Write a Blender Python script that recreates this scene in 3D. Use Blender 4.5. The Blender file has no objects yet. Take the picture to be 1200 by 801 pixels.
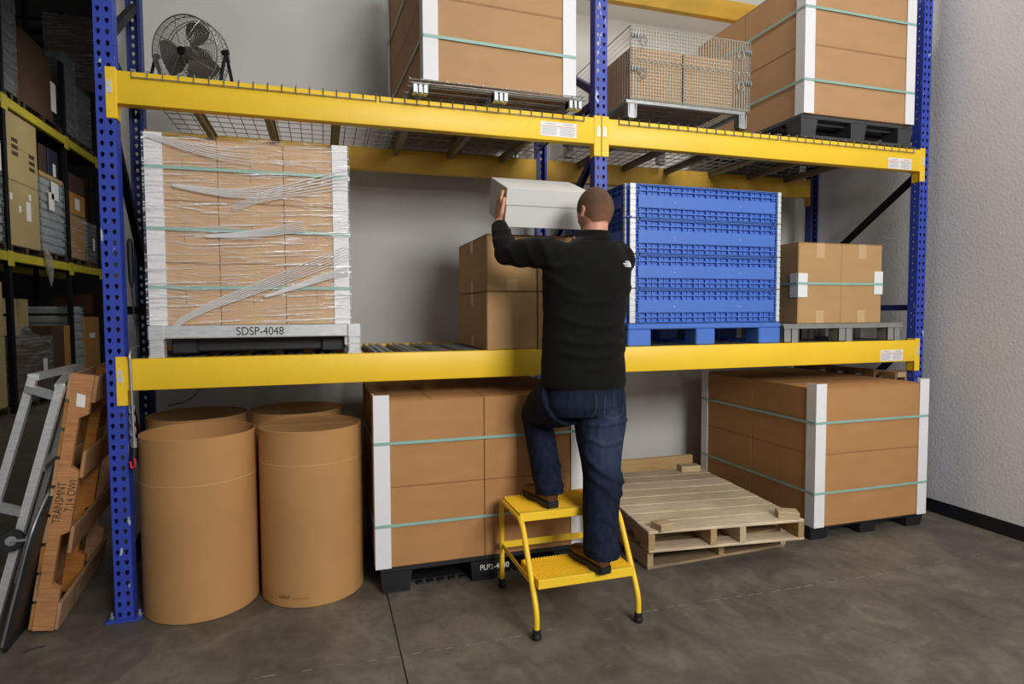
import bpy, bmesh, math, random
import numpy as np
from mathutils import Vector, Matrix, noise

S = bpy.context.scene
COL = S.collection
random.seed(7)
PI = math.pi

# ---------------------------------------------------------------- camera
cam_d = bpy.data.cameras.new('camera')
cam = bpy.data.objects.new('camera', cam_d); COL.objects.link(cam); S.camera = cam
FPX, YAW, PITCH, ROLL = 711.1253, 0.3025, -0.0499, -0.0047
cam_d.sensor_width = 36.0; cam_d.sensor_fit = 'HORIZONTAL'
cam_d.lens = FPX * 36.0 / 1200.0
cam_d.clip_start = 0.05; cam_d.clip_end = 100
_f = Vector((math.sin(YAW)*math.cos(PITCH), math.cos(YAW)*math.cos(PITCH), math.sin(PITCH)))
_r = Vector((math.cos(YAW), -math.sin(YAW), 0)); _u = _r.cross(_f)
_r2 = _r*math.cos(ROLL) + _u*math.sin(ROLL); _u2 = -_r*math.sin(ROLL) + _u*math.cos(ROLL)
_M = Matrix((_r2, _u2, -_f)).transposed().to_4x4(); _M.translation = Vector((0.9758, -3.286, 1.4841))
cam.matrix_world = _M

# ---------------------------------------------------------------- light and exposure
S.view_settings.view_transform = 'Standard'; S.view_settings.look = 'None'
S.view_settings.gamma = 1.0; S.view_settings.use_curve_mapping = False
S.view_settings.exposure = 0.0
W = bpy.data.worlds.new('world'); S.world = W; W.use_nodes = True
W.node_tree.nodes['Background'].inputs[0].default_value = (0.92, 0.95, 1.0, 1)
W.node_tree.nodes['Background'].inputs[1].default_value = 0.215

def area(name, loc, target, sx, sy, power, col=(1, 1, 1), spread=180):
    d = bpy.data.lights.new(name, 'AREA'); d.shape = 'RECTANGLE'; d.size = sx; d.size_y = sy
    d.energy = power; d.color = col; d.spread = math.radians(spread)
    o = bpy.data.objects.new(name, d); COL.objects.link(o); o.location = loc
    o.rotation_euler = (Vector(target) - Vector(loc)).to_track_quat('-Z', 'Y').to_euler()
    return o
area('flash_softbox', (3.3, -6.6, 3.7), (2.7, 0.0, 1.5), 2.4, 1.7, 132, (1.0, 0.985, 0.955), 110)
area('high_bay_lamp', (2.2, 0.35, 6.8), (2.4, 0.5, 0), 2.6, 0.25, 75, (1.0, 0.98, 0.94))
area('high_bay_lamp', (4.2, -3.4, 6.4), (3.0, 0.0, 1.0), 1.8, 1.0, 62, (1.0, 0.98, 0.94))
area('aisle_lamp', (-1.2, 8.0, 4.35), (-3.4, 8.6, 1.8), 0.4, 2.2, 34, (1.0, 0.97, 0.88))

# ---------------------------------------------------------------- materials
def lin(c):
    return tuple(((v/255)/12.92 if v/255 <= 0.04045 else ((v/255+0.055)/1.055)**2.4) for v in c)
MATS = {}
def mat(name, rgb, rough=0.6, metal=0.0, var=0.06, scale=6.0, bump=0.0, bscale=60.0, stretch=(1, 1, 1), spec=0.5, coat=0.0):
    """solid colour with a soft noise variation and an optional bump, both in object space"""
    if name in MATS: return MATS[name]
    m = bpy.data.materials.new(name); m.use_nodes = True; nt = m.node_tree; N = nt.nodes; L = nt.links
    b = N['Principled BSDF']; c = lin(rgb)
    b.inputs['Roughness'].default_value = rough; b.inputs['Metallic'].default_value = metal
    b.inputs['Specular IOR Level'].default_value = spec
    b.inputs['Coat Weight'].default_value = coat
    tc = N.new('ShaderNodeTexCoord'); mp = N.new('ShaderNodeMapping'); mp.inputs['Scale'].default_value = stretch
    L.new(tc.outputs['Object'], mp.inputs[0])
    if var > 0:
        n = N.new('ShaderNodeTexNoise'); n.inputs['Scale'].default_value = scale; n.inputs['Detail'].default_value = 5
        L.new(mp.outputs[0], n.inputs['Vector'])
        r = N.new('ShaderNodeValToRGB')
        r.color_ramp.elements[0].position = 0.3; r.color_ramp.elements[1].position = 0.7
        r.color_ramp.elements[0].color = (*[max(0, v*(1-var)) for v in c], 1)
        r.color_ramp.elements[1].color = (*[min(1, v*(1+var)) for v in c], 1)
        L.new(n.outputs['Fac'], r.inputs[0]); L.new(r.outputs[0], b.inputs['Base Color'])
    else: b.inputs['Base Color'].default_value = (*c, 1)
    if bump > 0:
        n2 = N.new('ShaderNodeTexNoise'); n2.inputs['Scale'].default_value = bscale; n2.inputs['Detail'].default_value = 4
        L.new(mp.outputs[0], n2.inputs['Vector'])
        bp = N.new('ShaderNodeBump'); bp.inputs['Strength'].default_value = bump; bp.inputs['Distance'].default_value = 0.01
        L.new(n2.outputs['Fac'], bp.inputs['Height']); L.new(bp.outputs[0], b.inputs['Normal'])
    MATS[name] = m
    return m

yellow = mat('yellow_paint', (252, 207, 46), 0.45, var=0.04, scale=3)
yellow_shaded = mat('yellow_paint_shaded', (226, 180, 62), 0.55, var=0.12, scale=5)  # same beam paint, rear-beam shade put into the colour; rivets reuse it
blue = mat('blue_paint', (52, 72, 176), 0.42, var=0.08, scale=9)
def scuffed(m, rgb, amt=0.9):
    nt = m.node_tree; N = nt.nodes; L = nt.links; b = N['Principled BSDF']; src = b.inputs['Base Color'].links[0].from_socket
    tc = N.new('ShaderNodeTexCoord'); mp = N.new('ShaderNodeMapping'); mp.inputs['Scale'].default_value = (16, 16, 5)
    n = N.new('ShaderNodeTexNoise'); n.inputs['Scale'].default_value = 1.6; n.inputs['Detail'].default_value = 6
    r = N.new('ShaderNodeMapRange'); r.inputs['From Min'].default_value = 0.665; r.inputs['From Max'].default_value = 0.70; r.inputs['To Max'].default_value = amt
    mx = N.new('ShaderNodeMixRGB'); mx.inputs[2].default_value = (*lin(rgb), 1)
    L.new(tc.outputs['Object'], mp.inputs[0]); L.new(mp.outputs[0], n.inputs['Vector']); L.new(n.outputs['Fac'], r.inputs[0])
    L.new(r.outputs[0], mx.inputs[0]); L.new(src, mx.inputs[1]); L.new(mx.outputs[0], b.inputs['Base Color'])
scuffed(blue, (196, 200, 210))
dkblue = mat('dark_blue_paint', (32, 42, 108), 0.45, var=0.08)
black_paint = mat('black_paint', (24, 24, 28), 0.7, var=0.1, spec=0.2)
galv = mat('galvanised_steel', (178, 180, 180), 0.38, 0.7, var=0.14, scale=22)
wiremat = mat('deck_wire', (150, 146, 138), 0.45, 0.6, var=0.05)
channelmat = mat('deck_channel', (134, 122, 98), 0.55, 0.2, var=0.1)
slatmat = mat('deck_slat_steel', (142, 146, 150), 0.4, 0.55, var=0.12, stretch=(1, 1, 1), scale=14)
alum = mat('aluminium', (222, 223, 223), 0.34, 0.45, var=0.12, scale=18, stretch=(1, 6, 6))
kraft_up = mat('kraft_cardboard_upper', (188, 147, 106), 0.75, var=0.05, scale=4, bump=0.06, bscale=160, stretch=(1, 1, 3), spec=0.25)  # kraft made paler, the upper loads' more neutral light put into the colour
kraft = mat('kraft_cardboard', (186, 137, 88), 0.75, var=0.05, scale=4, bump=0.06, bscale=160, stretch=(1, 1, 3), spec=0.25)
kraft_lt = mat('kraft_cardboard_pale', (206, 168, 130), 0.72, var=0.06, scale=5, bump=0.06, bscale=160, stretch=(1, 1, 3), spec=0.25)
kraft_in = mat('kraft_cardboard_tan', (186, 149, 102), 0.72, var=0.05, scale=5, bump=0.05, bscale=160, stretch=(1, 1, 3), spec=0.25)
drumkraft = mat('drum_fibreboard', (190, 143, 90), 0.7, var=0.10, scale=3, bump=0.03, bscale=120, stretch=(1, 1, 1), spec=0.25)
drumlid = mat('drum_lid_board', (186, 150, 104), 0.7, var=0.08, scale=8, spec=0.25)
tape = mat('parcel_tape', (206, 172, 128), 0.3, var=0.03)
white_board = mat('white_edge_board', (236, 236, 238), 0.6, var=0.02)
white_card = mat('white_card', (222, 221, 217), 0.65, var=0.02)
strapm = mat('mint_strapping', (150, 188, 176), 0.35, var=0.04)
blkplastic = mat('black_plastic', (34, 35, 38), 0.5, var=0.12, scale=20)
greyplastic = mat('dark_grey_plastic', (62, 63, 66), 0.5, var=0.14, scale=14)
zinc = mat('bright_zinc', (222, 224, 224), 0.4, 0.25, var=0.06, scale=20)
blueplastic = mat('blue_plastic', (76, 118, 204), 0.42, var=0.03, scale=5)
white_label = mat('label_paper', (236, 234, 232), 0.5, var=0)
red_ink = mat('red_ink', (206, 96, 80), 0.5, var=0)
grey_ink = mat('grey_ink', (176, 178, 188), 0.5, var=0)
black_ink = mat('black_ink', (26, 24, 22), 0.6, var=0)
brown_ink = mat('faded_ink', (70, 48, 26), 0.7, var=0)
white_ink = mat('white_ink', (232, 232, 232), 0.5, var=0)
rubber = mat('black_rubber', (26, 26, 28), 0.6, var=0.05)
floor_dark = mat('skirting_black', (24, 24, 26), 0.5, var=0.1)

def wood(name, rgb, dark, scale=7.0, stretch=(1, 14, 14)):
    if name in MATS: return MATS[name]
    m = bpy.data.materials.new(name); m.use_nodes = True; nt = m.node_tree; N = nt.nodes; L = nt.links
    b = N['Principled BSDF']; b.inputs['Roughness'].default_value = 0.75; b.inputs['Specular IOR Level'].default_value = 0.25
    tc = N.new('ShaderNodeTexCoord'); mp = N.new('ShaderNodeMapping'); mp.inputs['Scale'].default_value = stretch
    n = N.new('ShaderNodeTexNoise'); n.inputs['Scale'].default_value = scale; n.inputs['Detail'].default_value = 6; n.inputs['Distortion'].default_value = 0.6
    n2 = N.new('ShaderNodeTexNoise'); n2.inputs['Scale'].default_value = 2.2; n2.inputs['Detail'].default_value = 3
    r = N.new('ShaderNodeValToRGB'); r.color_ramp.elements[0].position = 0.32; r.color_ramp.elements[1].position = 0.66
    r.color_ramp.elements[0].color = (*lin(dark), 1); r.color_ramp.elements[1].color = (*lin(rgb), 1)
    ad = N.new('ShaderNodeMath'); ad.operation = 'MULTIPLY_ADD'; ad.inputs[1].default_value = 0.55
    ml = N.new('ShaderNodeMath'); ml.operation = 'MULTIPLY'; ml.inputs[1].default_value = 0.45
    L.new(tc.outputs['Object'], mp.inputs[0]); L.new(mp.outputs[0], n.inputs['Vector']); L.new(tc.outputs['Object'], n2.inputs['Vector'])
    L.new(n2.outputs['Fac'], ml.inputs[0]); L.new(n.outputs['Fac'], ad.inputs[0]); L.new(ml.outputs[0], ad.inputs[2])
    oi = N.new('ShaderNodeObjectInfo'); hv = N.new('ShaderNodeHueSaturation')
    mr = N.new('ShaderNodeMapRange'); mr.inputs['To Min'].default_value = 0.80; mr.inputs['To Max'].default_value = 1.12
    L.new(oi.outputs['Random'], mr.inputs[0]); L.new(mr.outputs[0], hv.inputs['Value'])
    ms = N.new('ShaderNodeMapRange'); ms.inputs['To Min'].default_value = 1.1; ms.inputs['To Max'].default_value = 0.75
    L.new(oi.outputs['Random'], ms.inputs[0]); L.new(ms.outputs[0], hv.inputs['Saturation'])
    L.new(ad.outputs[0], r.inputs[0]); L.new(r.outputs[0], hv.inputs['Color']); L.new(hv.outputs[0], b.inputs['Base Color'])
    bp = N.new('ShaderNodeBump'); bp.inputs['Strength'].default_value = 0.25; bp.inputs['Distance'].default_value = 0.004
    L.new(n.outputs['Fac'], bp.inputs['Height']); L.new(bp.outputs[0], b.inputs['Normal'])
    MATS[name] = m; return m
pine_x = wood('pine_boards', (224, 202, 164), (164, 136, 102))
pine_y = wood('pine_stringer', (206, 176, 130), (150, 116, 76), stretch=(14, 1, 14))
pine_old = wood('old_pine', (178, 146, 104), (112, 84, 56))
pine_z = wood('orange_pine', (206, 142, 72), (160, 98, 44), stretch=(14, 14, 1.2))
pine_z2 = wood('orange_pine_board', (196, 142, 82), (126, 82, 42), stretch=(14, 1, 14))

# ---------------------------------------------------------------- mesh helpers
def root_loc(o):
    v = Vector((0, 0, 0))
    while o is not None: v += Vector(o.location); o = o.parent
    return v

class MB:
    def __init__(self): self.bm = bmesh.new(); self.mi = 0
    def _tag(self, fs):
        if self.mi:
            for f in fs: f.material_index = self.mi
    def box(self, x0, x1, y0, y1, z0, z1, b=0.0, M=None, seg=1):
        c = Vector(((x0+x1)/2, (y0+y1)/2, (z0+z1)/2))
        T = Matrix.Translation(c) @ Matrix.Diagonal((x1-x0, y1-y0, z1-z0, 1))
        if M is not None: T = M @ T
        g = bmesh.ops.create_cube(self.bm, size=1.0, matrix=T)['verts']
        fs = list({f for v in g for f in v.link_faces})
        self._tag(fs)
        if b > 0:
            es = list({e for v in g for e in v.link_edges})
            bmesh.ops.bevel(self.bm, geom=es, offset=b, segments=seg, affect='EDGES', profile=0.5)
        return self
    def ring(self, pts): return [self.bm.verts.new(p) for p in pts]
    def loft(self, rings, cap0=True, cap1=True, closed=False):
        R = [self.ring(r) for r in rings]; n = len(R[0]); fs = []
        m = len(R)
        for i in range(m if closed else m-1):
            a, b = R[i], R[(i+1) % m]
            for j in range(n): fs.append(self.bm.faces.new((a[j], a[(j+1) % n], b[(j+1) % n], b[j])))
        if not closed:
            if cap0: fs.append(self.bm.faces.new(R[0][::-1]))
            if cap1: fs.append(self.bm.faces.new(R[-1]))
        self._tag(fs); return self
    def tube(self, pts, r, n=8, closed=False, cap=True):
        P = [Vector(p) for p in pts]; k = len(P); rad = r if isinstance(r, (list, tuple)) else [r]*k
        T = []
        for i in range(k):
            if closed: t = P[(i+1) % k] - P[i-1]
            else: t = P[min(i+1, k-1)] - P[max(i-1, 0)]
            T.append(t.normalized())
        up = Vector((0, 0, 1)) if abs(T[0].z) < 0.9 else Vector((1, 0, 0))
        N = T[0].cross(up).normalized(); rings = []
        for i in range(k):
            if i > 0:
                ax = T[i-1].cross(T[i])
                if ax.length > 1e-7:
                    N = Matrix.Rotation(T[i-1].angle(T[i]), 3, ax.normalized()) @ N
            N = (N - T[i]*N.dot(T[i])).normalized(); B = T[i].cross(N)
            rings.append([P[i] + (N*math.cos(2*PI*j/n) + B*math.sin(2*PI*j/n))*rad[i] for j in range(n)])
        return self.loft(rings, cap, cap, closed)
    def cyl(self, a, b, r, n=16, r2=None): return self.tube([a, b], [r, r if r2 is None else r2], n)
    def lathe(self, c, prof, n=32, M=None):
        """profile [(r, z)] round the vertical axis at c"""
        c = Vector(c); rings = []
        for (r, z) in prof:
            ring = []
            for j in range(n):
                p = Vector((max(r, 1e-4)*math.cos(2*PI*j/n), max(r, 1e-4)*math.sin(2*PI*j/n), z))
                if M is not None: p = M @ p
                ring.append(c + p)
            rings.append(ring)
        return self.loft(rings)
    def prism(self, poly, f0, f1):
        """poly: 2-D points; f0/f1 map (u, v) to the two end faces"""
        return self.loft([[f0(*p) for p in poly], [f1(*p) for p in poly]])
    def quad(self, a, b, c, d):
        f = self.bm.faces.new([self.bm.verts.new(Vector(p)) for p in (a, b, c, d)]); self._tag([f]); return self
    def mesh(self, name, mats, smooth=False, origin=None, fix=True, angle=40):
        bm = self.bm
        if origin is not None:
            bmesh.ops.translate(bm, verts=bm.verts, vec=-Vector(origin))
        if fix: bmesh.ops.recalc_face_normals(bm, faces=bm.faces)
        me = bpy.data.meshes.new(name); bm.to_mesh(me); bm.free()
        for m in (mats if isinstance(mats, (list, tuple)) else [mats]): me.materials.append(m)
        if smooth:
            me.polygons.foreach_set('use_smooth', [True]*len(me.polygons))
            me.set_sharp_from_angle(angle=math.radians(angle))
        return me
    def part(self, name, mats, parent, smooth=False, fix=True, angle=40):
        """a child mesh; the builder's points are world points while the parent is unrotated"""
        me = self.mesh(name, mats, smooth, root_loc(parent), fix, angle)
        o = bpy.data.objects.new(name, me); COL.objects.link(o); o.parent = parent
        return o
    def thing(self, name, mats, label, cat, group=None, smooth=False, kind=None, fix=True, angle=40):
        xs = [v.co for v in self.bm.verts]
        lo = Vector([min(v[i] for v in xs) for i in range(3)]); hi = Vector([max(v[i] for v in xs) for i in range(3)])
        base = Vector(((lo.x+hi.x)/2, (lo.y+hi.y)/2, lo.z))
        me = self.mesh(name, mats, smooth, base, fix, angle)
        o = bpy.data.objects.new(name, me); COL.objects.link(o); o.location = base
        tag(o, label, cat, group, kind); return o

def tag(o, label=None, cat=None, group=None, kind=None):
    if label: o['label'] = label
    if cat: o['category'] = cat
    if group: o['group'] = group
    if kind: o['kind'] = kind
    return o
def empty(name, loc, label, cat, group=None):
    o = bpy.data.objects.new(name, None); COL.objects.link(o); o.location = loc; o.empty_display_size = 0.1
    return tag(o, label, cat, group)
def dup(root, loc, label, rotz=None, group=None):
    r = root.copy(); COL.objects.link(r); r.location = loc
    if rotz is not None: r.rotation_euler = (0, 0, rotz)
    r['label'] = label
    if group: r['group'] = group
    for ch in list(root.children):
        c = ch.copy(); COL.objects.link(c); c.parent = r
        for g in list(ch.children):
            d = g.copy(); COL.objects.link(d); d.parent = c
    return r
def text_mesh(txt, size, mats, name, parent, M, bold=0.0, sx=1.0):
    """flat lettering; M places its local XY plane in the parent's space"""
    cu = bpy.data.curves.new(name, 'FONT'); cu.body = txt; cu.size = size; cu.align_x = 'CENTER'; cu.align_y = 'CENTER'
    cu.offset = bold; cu.extrude = 0.0004
    t = bpy.data.objects.new(name, cu); COL.objects.link(t)
    bpy.context.view_layer.update()
    me = bpy.data.meshes.new_from_object(t.evaluated_get(bpy.context.evaluated_depsgraph_get()))
    COL.objects.unlink(t); bpy.data.objects.remove(t)
    me.transform(M @ Matrix.Diagonal((sx, 1, 1, 1))); me.materials.clear(); me.materials.append(mats)
    o = bpy.data.objects.new(name, me); COL.objects.link(o); o.parent = parent
    return o
FRONT = Matrix.Rotation(PI/2, 4, 'X')          # text plane that faces -Y
# ================================================================ the setting
def floor_mat():
    m = bpy.data.materials.new('concrete_floor'); m.use_nodes = True; nt = m.node_tree; N = nt.nodes; L = nt.links
    b = N['Principled BSDF']; b.inputs['Roughness'].default_value = 0.5; b.inputs['Specular IOR Level'].default_value = 0.35
    tc = N.new('ShaderNodeTexCoord')
    def nz(s, d, dist=0.0, sc=(1, 1, 1), rot=0):
        mp = N.new('ShaderNodeMapping'); mp.inputs['Scale'].default_value = sc; mp.inputs['Rotation'].default_value = (0, 0, rot)
        n = N.new('ShaderNodeTexNoise'); n.inputs['Scale'].default_value = s; n.inputs['Detail'].default_value = d; n.inputs['Distortion'].default_value = dist
        L.new(tc.outputs['Object'], mp.inputs[0]); L.new(mp.outputs[0], n.inputs['Vector']); return n
    a = nz(1.5, 10, 1.2); c = nz(5.0, 10, 1.6, (1.0, 0.7, 1), 0.4); d = nz(30, 6)
    r = N.new('ShaderNodeValToRGB'); e = r.color_ramp.elements
    e[0].position = 0.30; e[0].color = (*lin((76, 69, 62)), 1); e[1].position = 0.70; e[1].color = (*lin((132, 125, 111)), 1)
    x = e.new(0.5); x.color = (*lin((101, 94, 84)), 1)
    m1 = N.new('ShaderNodeMath'); m1.operation = 'MULTIPLY'; m1.inputs[1].default_value = 0.45
    m2 = N.new('ShaderNodeMath'); m2.operation = 'MULTIPLY_ADD'; m2.inputs[1].default_value = 0.40
    m3 = N.new('ShaderNodeMath'); m3.operation = 'MULTIPLY_ADD'; m3.inputs[1].default_value = 0.15
    L.new(a.outputs['Fac'], m1.inputs[0]); L.new(c.outputs['Fac'], m2.inputs[0]); L.new(m1.outputs[0], m2.inputs[2])
    L.new(d.outputs['Fac'], m3.inputs[0]); L.new(m2.outputs[0], m3.inputs[2]); L.new(m3.outputs[0], r.inputs[0])
    # scuffs: thin pale scratches
    s = nz(9, 4, 2.2, (0.35, 2.6, 1), -0.35); sr = N.new('ShaderNodeValToRGB'); sr.color_ramp.elements[0].position = 0.70; sr.color_ramp.elements[1].position = 0.80
    mx = N.new('ShaderNodeMixRGB'); mx.inputs[2].default_value = (*lin((166, 160, 148)), 1)
    sm = N.new('ShaderNodeMath'); sm.operation = 'MULTIPLY'; sm.inputs[1].default_value = 0.35
    L.new(s.outputs['Fac'], sr.inputs[0]); L.new(sr.outputs[0], sm.inputs[0]); L.new(sm.outputs[0], mx.inputs[0]); L.new(r.outputs[0], mx.inputs[1])
    # dust swirls
    s2 = nz(14, 7, 1.6); sr2 = N.new('ShaderNodeValToRGB'); sr2.color_ramp.elements[0].position = 0.64; sr2.color_ramp.elements[1].position = 0.85
    mx2 = N.new('ShaderNodeMixRGB'); mx2.inputs[2].default_value = (*lin((84, 76, 68)), 1)
    sm2 = N.new('ShaderNodeMath'); sm2.operation = 'MULTIPLY'; sm2.inputs[1].default_value = 0.5
    L.new(s2.outputs['Fac'], sr2.inputs[0]); L.new(sr2.outputs[0], sm2.inputs[0]); L.new(sm2.outputs[0], mx2.inputs[0]); L.new(mx.outputs[0], mx2.inputs[1])
    L.new(mx2.outputs[0], b.inputs['Base Color'])
    bp = N.new('ShaderNodeBump'); bp.inputs['Strength'].default_value = 0.12; bp.inputs['Distance'].default_value = 0.005
    L.new(d.outputs['Fac'], bp.inputs['Height']); L.new(bp.outputs[0], b.inputs['Normal'])
    return m
FLOORM = floor_mat()
wall_stucco = mat('wall_stucco', (228, 228, 227), 0.8, var=0.03, scale=2, bump=0.3, bscale=48)
wall_smooth = mat('wall_smooth', (196, 195, 190), 0.75, var=0.06, scale=1.6, bump=0.04, bscale=20)
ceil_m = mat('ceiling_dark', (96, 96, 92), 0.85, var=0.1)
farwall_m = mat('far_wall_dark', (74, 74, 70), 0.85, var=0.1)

def struct(mb, name, m, smooth=False):
    me = mb.mesh(name, m, smooth); o = bpy.data.objects.new(name, me); COL.objects.link(o); o['kind'] = 'structure'; return o
XW, YW = 5.228, 1.32
# floor slabs: a sawn control joint runs between them in depth at x = 1.28, another across at y = -0.7
fl = MB()
jx, jy, g = 1.273, -0.695, 0.004
for (x0, x1, y0, y1) in ((-7, jx-g, -7, jy-0.002), (jx+g, XW, -7, jy-0.002), (-7, jx-g, jy+0.002, 18), (jx+g, XW, jy+0.002, 18)):
    fl.box(x0, x1, y0, y1, -0.2, 0)
fl.box(-7, XW, -7, 18, -0.25, -0.012)
struct(fl, 'floor', FLOORM)
struct(MB().box(XW, XW+0.2, -7, YW+0.2, -0.2, 9.5), 'wall_right', wall_stucco)
struct(MB().box(-0.258, XW, YW, YW+0.2, 0, 9.5), 'wall_back', wall_smooth)
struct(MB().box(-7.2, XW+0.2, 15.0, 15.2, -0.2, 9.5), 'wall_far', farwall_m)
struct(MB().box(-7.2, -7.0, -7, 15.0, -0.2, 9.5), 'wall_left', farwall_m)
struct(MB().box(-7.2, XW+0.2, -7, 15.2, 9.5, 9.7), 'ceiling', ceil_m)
struct(MB().box(XW-0.006, XW, -7, YW, 0, 0.098, b=0.002), 'baseboard_right', floor_dark)
# mortar dust lying along the cross joint
dust = mat('joint_dust', (150, 144, 132), 0.9, var=0.15, scale=40)
db = MB(); rnd = random.Random(3)
x = -0.5
while x < 5.1:
    w = rnd.uniform(0.006, 0.07); h = rnd.uniform(0.0008, 0.0032)
    if rnd.random() < (0.7 if 0.6 < x < 3.8 else 0.35):
        y = -0.695 + 0.012*math.sin(x*3) + rnd.uniform(-.004, .004)
        db.prism([(x, y-h), (x+w*.5, y-h*.4), (x+w, y-h), (x+w, y+h*.6), (x+w*.4, y+h), (x, y+h*.3)], lambda u, v: Vector((u, v, 0.0002)), lambda u, v: Vector((u, v, 0.0012)))
    x += w + rnd.uniform(0.0, 0.05)
o = struct(db, 'trim_1', dust)
# ================================================================ the pallet rack
PW, SP = 0.0762, 2.5146            # post width, post spacing
ZU, ZL, BH = 2.6094, 1.268, 0.152  # beam tops and beam height
YR = 1.067                         # outer face of the rear posts
def teardrop(t):
    # radius of a teardrop keyhole by angle (round above, narrowing below)
    a = math.atan2(math.sin(t), math.cos(t))
    r = 0.0088
    d = abs(a + PI/2)
    if d < 0.9: r += 0.0085*(1-d/0.9)**1.2
    return r
def round_hole(t): return 0.0052
def plate(mb, f, u0, u1, cols, hole, z0, z1, dz=0.0508, off=0.02):
    """a perforated plate: f(u, z) -> point; cols are the hole centres in u"""
    n = int((z1 - z0) / dz)
    edges = [u0] + [(cols[i]+cols[i+1])/2 for i in range(len(cols)-1)] + [u1]
    for ci, uc in enumerate(cols):
        a0, a1 = edges[ci], edges[ci+1]
        for k in range(n):
            zc = z0 + dz*(k+0.5); hz = dz/2
            angs = []
            cs = [math.atan2(sz*hz, (a1-uc) if sx > 0 else (a0-uc)) for sx, sz in ((1, 1), (-1, 1), (-1, -1), (1, -1))]
            key = [0, cs[0], PI/2, cs[1], PI, cs[2]+2*PI, 1.5*PI, cs[3]+2*PI]
            for i in range(8):
                t0 = key[i]; t1 = key[(i+1) % 8] + (2*PI if i == 7 else 0)
                angs += [t0, (t0+t1)/2]
            inner, outer = [], []
            for t in angs:
                c, s = math.cos(t), math.sin(t); r = hole(t)
                inner.append(mb.bm.verts.new(f(uc + r*c, zc + 0.002 + r*s)))
                q = 1e9
                if c > 1e-6: q = min(q, (a1-uc)/c)
                if c < -1e-6: q = min(q, (a0-uc)/c)
                if s > 1e-6: q = min(q, hz/s)
                if s < -1e-6: q = min(q, -hz/s)
                outer.append(mb.bm.verts.new(f(uc + q*c, zc + q*s)))
            for i in range(16):
                j = (i+1) % 16
                mb.bm.faces.new((inner[i], inner[j], outer[j], outer[i]))
    zt = z0 + n*dz
    if zt < z1 - 1e-4: mb.quad(f(u0, zt), f(u1, zt), f(u1, z1), f(u0, z1))
def post(x0, yface, sgn, parent, H=4.42, m=blue):
    """C-shaped column: perforated face at yface, flanges reaching sgn*0.07 behind it"""
    mb = MB(); z0 = 0.012
    plate(mb, lambda u, z: Vector((x0+u, yface, z)), 0, PW, [0.0185, 0.0555], teardrop, z0, H)
    for xx in (x0, x0+PW):
        plate(mb, lambda u, z, xx=xx: Vector((xx, yface + sgn*u, z)), 0, 0.068, [0.036], round_hole, z0, H)
    for xx, d in ((x0, 1), (x0+PW, -1)):
        y = yface + sgn*0.068
        mb.quad((xx, y, z0), (xx+d*0.016, y, z0), (xx+d*0.016, y, H), (xx, y, H))
    p = mb.part('post', m, parent, fix=False)
    sol = p.modifiers.new('sheet', 'SOLIDIFY'); sol.thickness = 0.0022; sol.offset = 0
    bp = MB().box(x0-0.042, x0+PW+0.034, min(yface-sgn*0.012, yface+sgn*0.095), max(yface-sgn*0.012, yface+sgn*0.095), 0.0, 0.0105, b=0.002)
    bpl = bp.part('base_plate', m, p)
    bt = MB()
    for bx in (x0-0.024, x0+PW+0.018):
        bt.cyl((bx, yface+sgn*0.03, 0.0105), (bx, yface+sgn*0.03, 0.04), 0.0065, 8)
        bt.cyl((bx, yface+sgn*0.03, 0.0105), (bx, yface+sgn*0.03, 0.022), 0.012, 6)
    bt.part('anchor_bolt', galv, p)
    return p
rack = empty('pallet_rack', (2.55, 0.53, 0), 'two-bay steel pallet rack with blue perforated posts and yellow beams against the wall', 'rack')
LSK = -0.125                                     # the left end frame stands slightly askew
posts = {}
for i, xp in enumerate((0, SP, 2*SP)):
    posts[i, 0] = post(xp, 0.0, 1, rack)
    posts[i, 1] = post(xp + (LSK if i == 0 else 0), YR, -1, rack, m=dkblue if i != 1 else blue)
def brace(name, i, z0, z1, m, y0=0.035, y1=YR-0.035):
    xa = i*SP + PW/2; xb = xa + (LSK if i == 0 else 0)
    a = Vector((xa, y0, z0)); b = Vector((xb, y1, z1)); d = (b-a).normalized()
    s = Vector((1, 0, 0)); u = d.cross(s).normalized(); s = u.cross(d)
    w, h = 0.017, 0.021
    ring = lambda p: [p + s*w*cx + u*h*cz for cx, cz in ((-1, -1), (1, -1), (1, 1), (0.75, 1), (0.75, -0.8), (-0.75, -0.8), (-0.75, 1), (-1, 1))]
    MB().loft([ring(a), ring(b)]).part(name, m, rack)
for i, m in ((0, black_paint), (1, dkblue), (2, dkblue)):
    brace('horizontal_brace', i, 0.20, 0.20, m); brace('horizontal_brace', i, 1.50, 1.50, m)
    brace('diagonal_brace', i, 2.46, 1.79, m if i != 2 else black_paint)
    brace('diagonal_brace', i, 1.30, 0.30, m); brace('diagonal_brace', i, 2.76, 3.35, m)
    brace('horizontal_brace', i, 2.72, 2.72, m); brace('diagonal_brace', i, 4.15, 3.45, m)
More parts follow.
